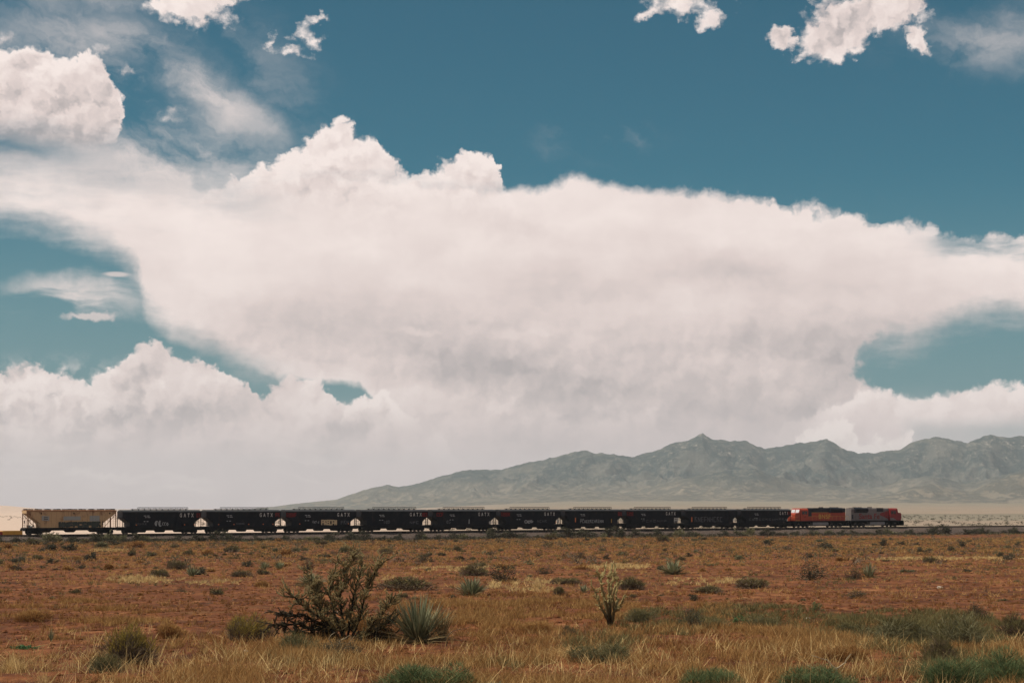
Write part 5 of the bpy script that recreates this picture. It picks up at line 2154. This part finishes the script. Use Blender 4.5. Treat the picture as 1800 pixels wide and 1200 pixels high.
# foot of the embankment: shrubs stand along a line parallel to the track
foot_n = 0
t = -34.0
while t < 330:
    t += rnd.uniform(1.2, 4.2) * (1.0 if t < 200 else 1.2)
    nn = -rnd.uniform(4.2, 8.5)
    p = tpos(t, nn)
    z = float(gz(p[0], p[1]))
    w = rnd.uniform(1.8, 4.2)
    o = new_obj('embankment_shrub', rnd.choice(TPL[rnd.choice(['dark', 'dark', 'dark', 'sage'])]))
    ppx = 900 + FPX * p[0] / p[1]
    want(o, '%s shrub at the embankment foot, %s' % ('wide dark' if w > 3 else 'dark', below(ppx)), ppx)
    o.location = (p[0], p[1], z - .05)
    o.rotation_euler = (0, 0, rnd.uniform(0, 6.28))
    o.scale = (w, w, w * rnd.uniform(.42, .7))
    tag(o, 'dark shrub in the row along the near foot of the railway embankment', 'shrub', 'shrubs along the embankment foot')
    foot_n += 1
# beyond the track, right of the locomotives
for k in range(46):
    t = rnd.uniform(221, 420)
    nn = rnd.uniform(9, 60)
    p = tpos(t, nn)
    z = float(gz(p[0], p[1]))
    w = rnd.uniform(1.2, 2.6)
    o = new_obj('distant_shrub', rnd.choice(TPL[rnd.choice(['dark', 'dark', 'greybr'])]))
    ppx = 900 + FPX * p[0] / p[1]
    want(o, 'small dark shrub just beyond the rails ahead of the train' if ppx > 1583 else 'small dark shrub behind the locomotives', ppx)
    o.location = (p[0], p[1], z - .05)
    o.rotation_euler = (0, 0, rnd.uniform(0, 6.28))
    o.scale = (w, w, w * rnd.uniform(.5, .9))
    tag(o, 'small dark shrub beyond the rails ahead of the train', 'shrub', 'shrubs beyond the track ahead of the train')
scatter(95, 'plain_shrub', ['dark', 'greybr', 'greybr', 'sage'], 'small grey brown shrub on the far part of the red plain near the embankment', 'small shrubs on the far red plain', (948, 985), (10, 30), (.4, .65))
scatter(40, 'plain_shrub', ['greybr', 'russet', 'dark'], 'low brown shrub scattered among dry grass left of the big cholla, far plain', 'low brown shrubs on the left plain', (950, 1010), (14, 40), (.32, .55), (-20, 560))
scatter(44, 'plain_shrub', ['greybr', 'dark', 'sage', 'russet'], 'low shrub on the middle of the red plain', 'low shrubs on the middle plain', (985, 1060), (14, 36), (.3, .55))

ORD = ['first', 'second', 'third', 'fourth', 'fifth', 'sixth', 'seventh', 'eighth', 'ninth', 'tenth', 'eleventh', 'twelfth', 'thirteenth', 'fourteenth', 'fifteenth',
       'sixteenth', 'seventeenth', 'eighteenth', 'nineteenth', 'twentieth']


def finish_labels():
    for lab, lst in LABELLED.items():
        lst.sort(key=lambda q: q[0])
        for k, (px, o) in enumerate(lst):
            o['label'] = lab if len(lst) == 1 else '%s, %s from left' % (lab, ORD[k] if k < 20 else '%dth' % (k + 1))


finish_labels()

# ---- grass and litter: uncountable, one object each
def scatter_grass(name, label, n, rows, mat, hgt, nb, wid, dens, seed, xr=(-60, 1860)):
    rs = RS(seed)
    P, D, L, W, DR, TI = [], [], [], [], [], []
    cnt = 0
    # sample evenly over ground area between two photo rows
    ya = px_ground(900, rows[1])[1]
    yb = px_ground(900, rows[0])[1]
    tries = 0
    while cnt < n and tries < n * 30:
        m = 4000
        tries += m
        y = np.sqrt(rs.uniform(ya * ya, yb * yb, m))
        x = rs.uniform((xr[0] - 900) / FPX, (xr[1] - 900) / FPX, m) * y
        px = 900 + FPX * x / y
        z = gz(x, y)
        py = YH - FPX * z / y
        d = dens(x, y, px, py)
        ok = rs.rand(m) < d
        x, y, z, d = x[ok], y[ok], z[ok], d[ok]
        k = len(x)
        if not k:
            continue
        cnt += k
        h = rs.uniform(hgt[0], hgt[1], k) * (0.6 + 0.4 * d)
        c = np.stack([x, y, z - .02], 1)
        idx = np.repeat(np.arange(k), nb)
        q = len(idx)
        off = rs.normal(0, 1, (q, 3)) * (h[idx] * .22)[:, None] * np.array([1, 1, 0])
        P.append(c[idx] + off)
        D.append(np.stack([rs.normal(0, .38, q), rs.normal(0, .38, q), np.ones(q)], 1) + off * 1.2)
        L.append(h[idx] * rs.uniform(.5, 1.1, q))
        W.append(np.maximum(wid, c[idx][:, 1] / FPX * 1.0) * rs.uniform(.6, 1.3, q))
        DR.append(rs.uniform(.05, .35, q))
        TI.append(np.clip(rs.uniform(0, 1, k)[idx] * .6 + rs.uniform(0, .5, q), 0, 1))
    v, f, i = ribbons(np.concatenate(P), np.concatenate(D), np.concatenate(L), np.concatenate(W), np.concatenate(DR), 1 if rows[1] < 1125 else 2, rs)
    o = new_obj(name, np_mesh(name, v, f, mat, attr=np.concatenate(TI)[i]))
    tag(o, label, 'grass', kind='stuff')


def bump(px, py, a, b, rx, ry):
    return np.clip(1 - ((px - a) / rx) ** 2 - ((py - b) / ry) ** 2, 0, 1)


def d_near(x, y, px, py):
    n = fbm(x / 3.2, y / 3.2, 3, .55, 71)
    n2 = fbm(x / 0.9, y / 0.9, 2, .5, 72)
    cover = sst(py, 1085, 1165) * (0.35 + 0.65 * sst(px, 150, 480))
    cover = np.maximum(cover, bump(px, py, 900, 1085, 260, 60) * .9)
    cover = np.maximum(cover, bump(px, py, 1300, 1150, 420, 70))
    cover = cover - bump(px, py, 130, 1095, 200, 60) * .7 - bump(px, py, 1650, 1145, 160, 18) * .6 - bump(px, py, 440, 1148, 60, 14) * .5 - bump(px, py, 1240, 1080, 130, 22) * .7 - bump(px, py, 760, 1145, 60, 10) * .7
    return np.clip(cover * (.22 + 2.1 * n + 1.0 * n2), 0, 1)


def d_mid(x, y, px, py):
    n = fbm(x / 9, y / 7, 3, .55, 73)
    n2 = fbm(x / 2.0, y / 2.0, 2, .5, 75)
    c = .10 + .9 * np.clip(n + .3 * n2, 0, 1)
    c = c * (0.35 + .65 * (1 - bump(px, py, 250, 1060, 420, 45)))
    c = np.maximum(c, bump(px, py, 960, 1045, 170, 20) * .8)
    return np.clip(c, 0, 1)


def d_pale(x, y, px, py):
    n = fbm(x / 2.4, y / 2.4, 3, .6, 77)
    c = np.maximum.reduce([bump(px, py, 1085, 996, 70, 6), bump(px, py, 935, 1030, 70, 14), bump(px, py, 875, 1030, 26, 8), bump(px, py, 250, 1019, 80, 7), bump(px, py, 380, 1025, 60, 6) * .7,
                           bump(px, py, 1650, 982, 180, 3.5) * .8, bump(px, py, 1240, 1022, 90, 8) * .6, bump(px, py, 700, 1020, 80, 10) * .3, bump(px, py, 820, 1000, 120, 5) * .5,
                           bump(px, py, 190, 967, 40, 3), bump(px, py, 1020, 1150, 90, 12), bump(px, py, 1430, 1150, 110, 26) * .6, bump(px, py, 1150, 1170, 120, 24) * .5, bump(px, py, 400, 1175, 300, 22) * .3])
    return np.clip(c * (.6 + n), 0, 1)


def d_green(x, y, px, py):
    n = fbm(x / 2.0, y / 2.0, 3, .55, 79)
    c = np.maximum.reduce([bump(px, py, 1600, 1110, 230, 40), bump(px, py, 1330, 1085, 160, 24) * .7, bump(px, py, 1170, 1095, 110, 28) * .6, bump(px, py, 1700, 1175, 160, 36) * .9, bump(px, py, 1420, 1195, 200, 22) * .6,
                           bump(px, py, 540, 1160, 120, 18) * .4, bump(px, py, 880, 1170, 100, 18) * .3, bump(px, py, 1060, 1130, 110, 24) * .5])
    return np.clip(c * (.5 + 1.2 * n), 0, 1)


scatter_grass('foreground_grass', 'tangled dry tan grass covering the near foreground', 6800, (1056, 1235), M_STRAW, (.18, .52), 15, .010, d_near, 5)
scatter_grass('plain_grass', 'sparse short dry grass dotting the red plain', 20000, (944, 1085), M_STRAW, (.16, .46), 7, .02, d_mid, 6)
scatter_grass('pale_grass', 'streaks and patches of bleached pale grass', 3600, (955, 1225), M_PALE, (.25, .55), 14, .010, d_pale, 7)
scatter_grass('green_weeds', 'soft olive green weeds among the dry grass at lower right', 2000, (1050, 1235), M_OLIVE, (.2, .55), 20, .009, d_green, 8)
scatter_grass('russet_weeds', 'russet brown dead weeds mixed into the dry grass', 3600, (1040, 1235), M_RUSSET, (.14, .42), 14, .010, lambda x, y, px, py: np.clip(d_near(x + 7, y, px, py) * .7 + .12, 0, 1), 9)

scatter_grass('tall_stalks', 'scattered tall bleached grass stalks in the near foreground', 900, (1085, 1240), M_PALE, (.4, .8), 5, .008, lambda x, y, px, py: np.clip(sst(py, 1090, 1180) * (.4 + fbm(x / 2, y / 2, 2, .5, 91)), 0, 1), 12)
scatter_grass('bunch_grass', 'tan bunch grass clumps thick on the far and middle plain', 6800, (946, 1060), M_STRAW, (.3, .62), 14, .02, lambda x, y, px, py: np.clip(-.05 + 1.3 * fbm(x / 8, y / 8, 3, .6, 93) + .3 * sst(py, 1000, 955), 0, 1), 13)
scatter_grass('brush_cover', 'low olive grey brush mixed through the plain', 6000, (946, 1060), M_OLIVE, (.2, .5), 14, .02, lambda x, y, px, py: np.clip(-.08 + 1.3 * fbm(x / 7, y / 7, 3, .6, 94) + .2 * sst(py, 1000, 955), 0, 1), 14)
scatter_grass('plain_weeds', 'low dull brown weeds speckling the red plain', 7000, (944, 1120), M_GREYBR, (.12, .34), 9, .02, lambda x, y, px, py: np.clip(.12 + 1.1 * fbm(x / 5, y / 5, 3, .6, 88), 0, 1), 10)
scatter_grass('rust_weeds', 'low rusty dry weeds speckling the red plain', 8000, (944, 1120), M_RUSSET, (.14, .40), 9, .02, lambda x, y, px, py: np.clip(.12 + 1.1 * fbm(x / 6, y / 6, 3, .6, 89), 0, 1), 11)


def far_brush(name, label, n, tr, nr, size, seed, mat):
    """low brush in a belt along the railway: t metres along it, n metres across"""
    rs = RS(seed)
    t = rs.uniform(tr[0], tr[1], n)
    u = nr[0] + (nr[1] - nr[0]) * rs.rand(n) ** 1.5
    x, y = TX0 + t * CT - u * ST, TY0 + t * ST + u * CT
    ok = (fbm(x / 20, y / 20, 3, .6, 97) > rs.uniform(-.5, .35, n)) & (y > 135)
    x, y = x[ok], y[ok]
    n = len(x)
    k = 26
    s = rs.uniform(size[0], size[1], n)
    i = np.repeat(np.arange(n), k)
    P = np.stack([x[i], y[i], gz(x[i], y[i])], 1) + rs.normal(0, .30, (n * k, 3)) * s[i][:, None] * np.array([1, 1, 0]) + np.array([0, 0, 1]) * (rs.uniform(0, .38, n * k) * s[i])[:, None]
    D = rs.normal(0, .5, (n * k, 3)) + np.array([0, 0, .7])
    v, f, b = ribbons(P, D, s[i] * rs.uniform(.15, .42, n * k), s[i] * .085, .1, 1, rs)
    o = new_obj(name, np_mesh(name, v, f, mat, attr=rs.uniform(0, 1, n * k)[b]))
    tag(o, label, 'brush', kind='stuff')


far_brush('embankment_brush', 'dense dark brush hiding the near foot of the embankment', 2600, (-40, 340), (-9.5, -4.0), (.7, 1.5), 51, M_DKSHRUB)
far_brush('valley_brush', 'far scrub dotting the pale flats beyond the railway at right', 5200, (150, 900), (14, 900), (.9, 2.2), 52, M_DKSHRUB)

far_brush('brown_brush', 'knee high brown brush clumped over the red plain', 2600, (-60, 330), (-12, -255), (.5, 1.3), 53, M_GREYBR)
far_brush('straw_brush', 'rounded straw coloured clumps over the red plain', 3000, (-60, 330), (-12, -255), (.4, 1.0), 54, M_STRAW)
far_brush('olive_brush', 'olive grey clumps over the red plain', 1800, (-60, 330), (-12, -255), (.5, 1.2), 55, M_SAGE)


def clods():
    rs = RS(44)
    n = 9000
    ya, yb = 27.0, 150.0
    y = ya * (yb / ya) ** rs.rand(n)
    x = rs.uniform(-.33, .33, n) * y
    s = rs.uniform(.02, .07, n) * (1 + y / 120)
    keep = fbm(x / 4, y / 4, 2, .5, 81) > rs.uniform(-.5, .3, n)
    x, y, s = x[keep], y[keep], s[keep]
    n = len(x)
    oct_v = np.array([(1, 0, 0), (0, 1, 0), (-1, 0, 0), (0, -1, 0), (.1, .1, .8), (0, 0, -.5)], float)
    oct_f = np.array([(0, 1, 4), (1, 2, 4), (2, 3, 4), (3, 0, 4), (1, 0, 5), (2, 1, 5), (3, 2, 5), (0, 3, 5)])
    a = rs.uniform(0, 6.28, n)
    c, si = np.cos(a), np.sin(a)
    V = np.empty((n, 6, 3))
    j = rs.uniform(.7, 1.3, (n, 6))
    V[:, :, 0] = (oct_v[:, 0] * c[:, None] - oct_v[:, 1] * si[:, None]) * s[:, None] * j * 1.3 + x[:, None]
    V[:, :, 1] = (oct_v[:, 0] * si[:, None] + oct_v[:, 1] * c[:, None]) * s[:, None] * j + y[:, None]
    V[:, :, 2] = oct_v[:, 2] * s[:, None] * j * .8 + gz(x, y)[:, None]
    F = (oct_f[None] + (np.arange(n) * 6)[:, None, None]).reshape(-1, 3)
    o = new_obj('soil_clods', np_mesh('soil_clods', V.reshape(-1, 3), F, M_CLOD))
    tag(o, 'loose clods and pebbles of red soil', 'gravel', kind='stuff')


clods()
# ------------------------------------------------------------------ haze
def build_haze():
    b = MB()
    b.box(-9300, 9300, -400, 14200, -31.2, 412.0)
    m = bpy.data.materials.new('haze_air')
    m.use_nodes = True
    nt = m.node_tree
    nt.nodes.clear()
    out = nt.nodes.new('ShaderNodeOutputMaterial')
    pv = nt.nodes.new('ShaderNodeVolumePrincipled')
    pv.inputs['Color'].default_value = (0.84, 0.925, 0.975, 1)
    pv.inputs['Density'].default_value = HAZE
    pv.inputs['Anisotropy'].default_value = 0.2
    nt.links.new(pv.outputs[0], out.inputs['Volume'])
    o = b.build('haze', m)
    tag(o, 'thin pale dust haze over the whole plain', 'haze', kind='stuff')


HAZE = 5.4e-5
build_haze()
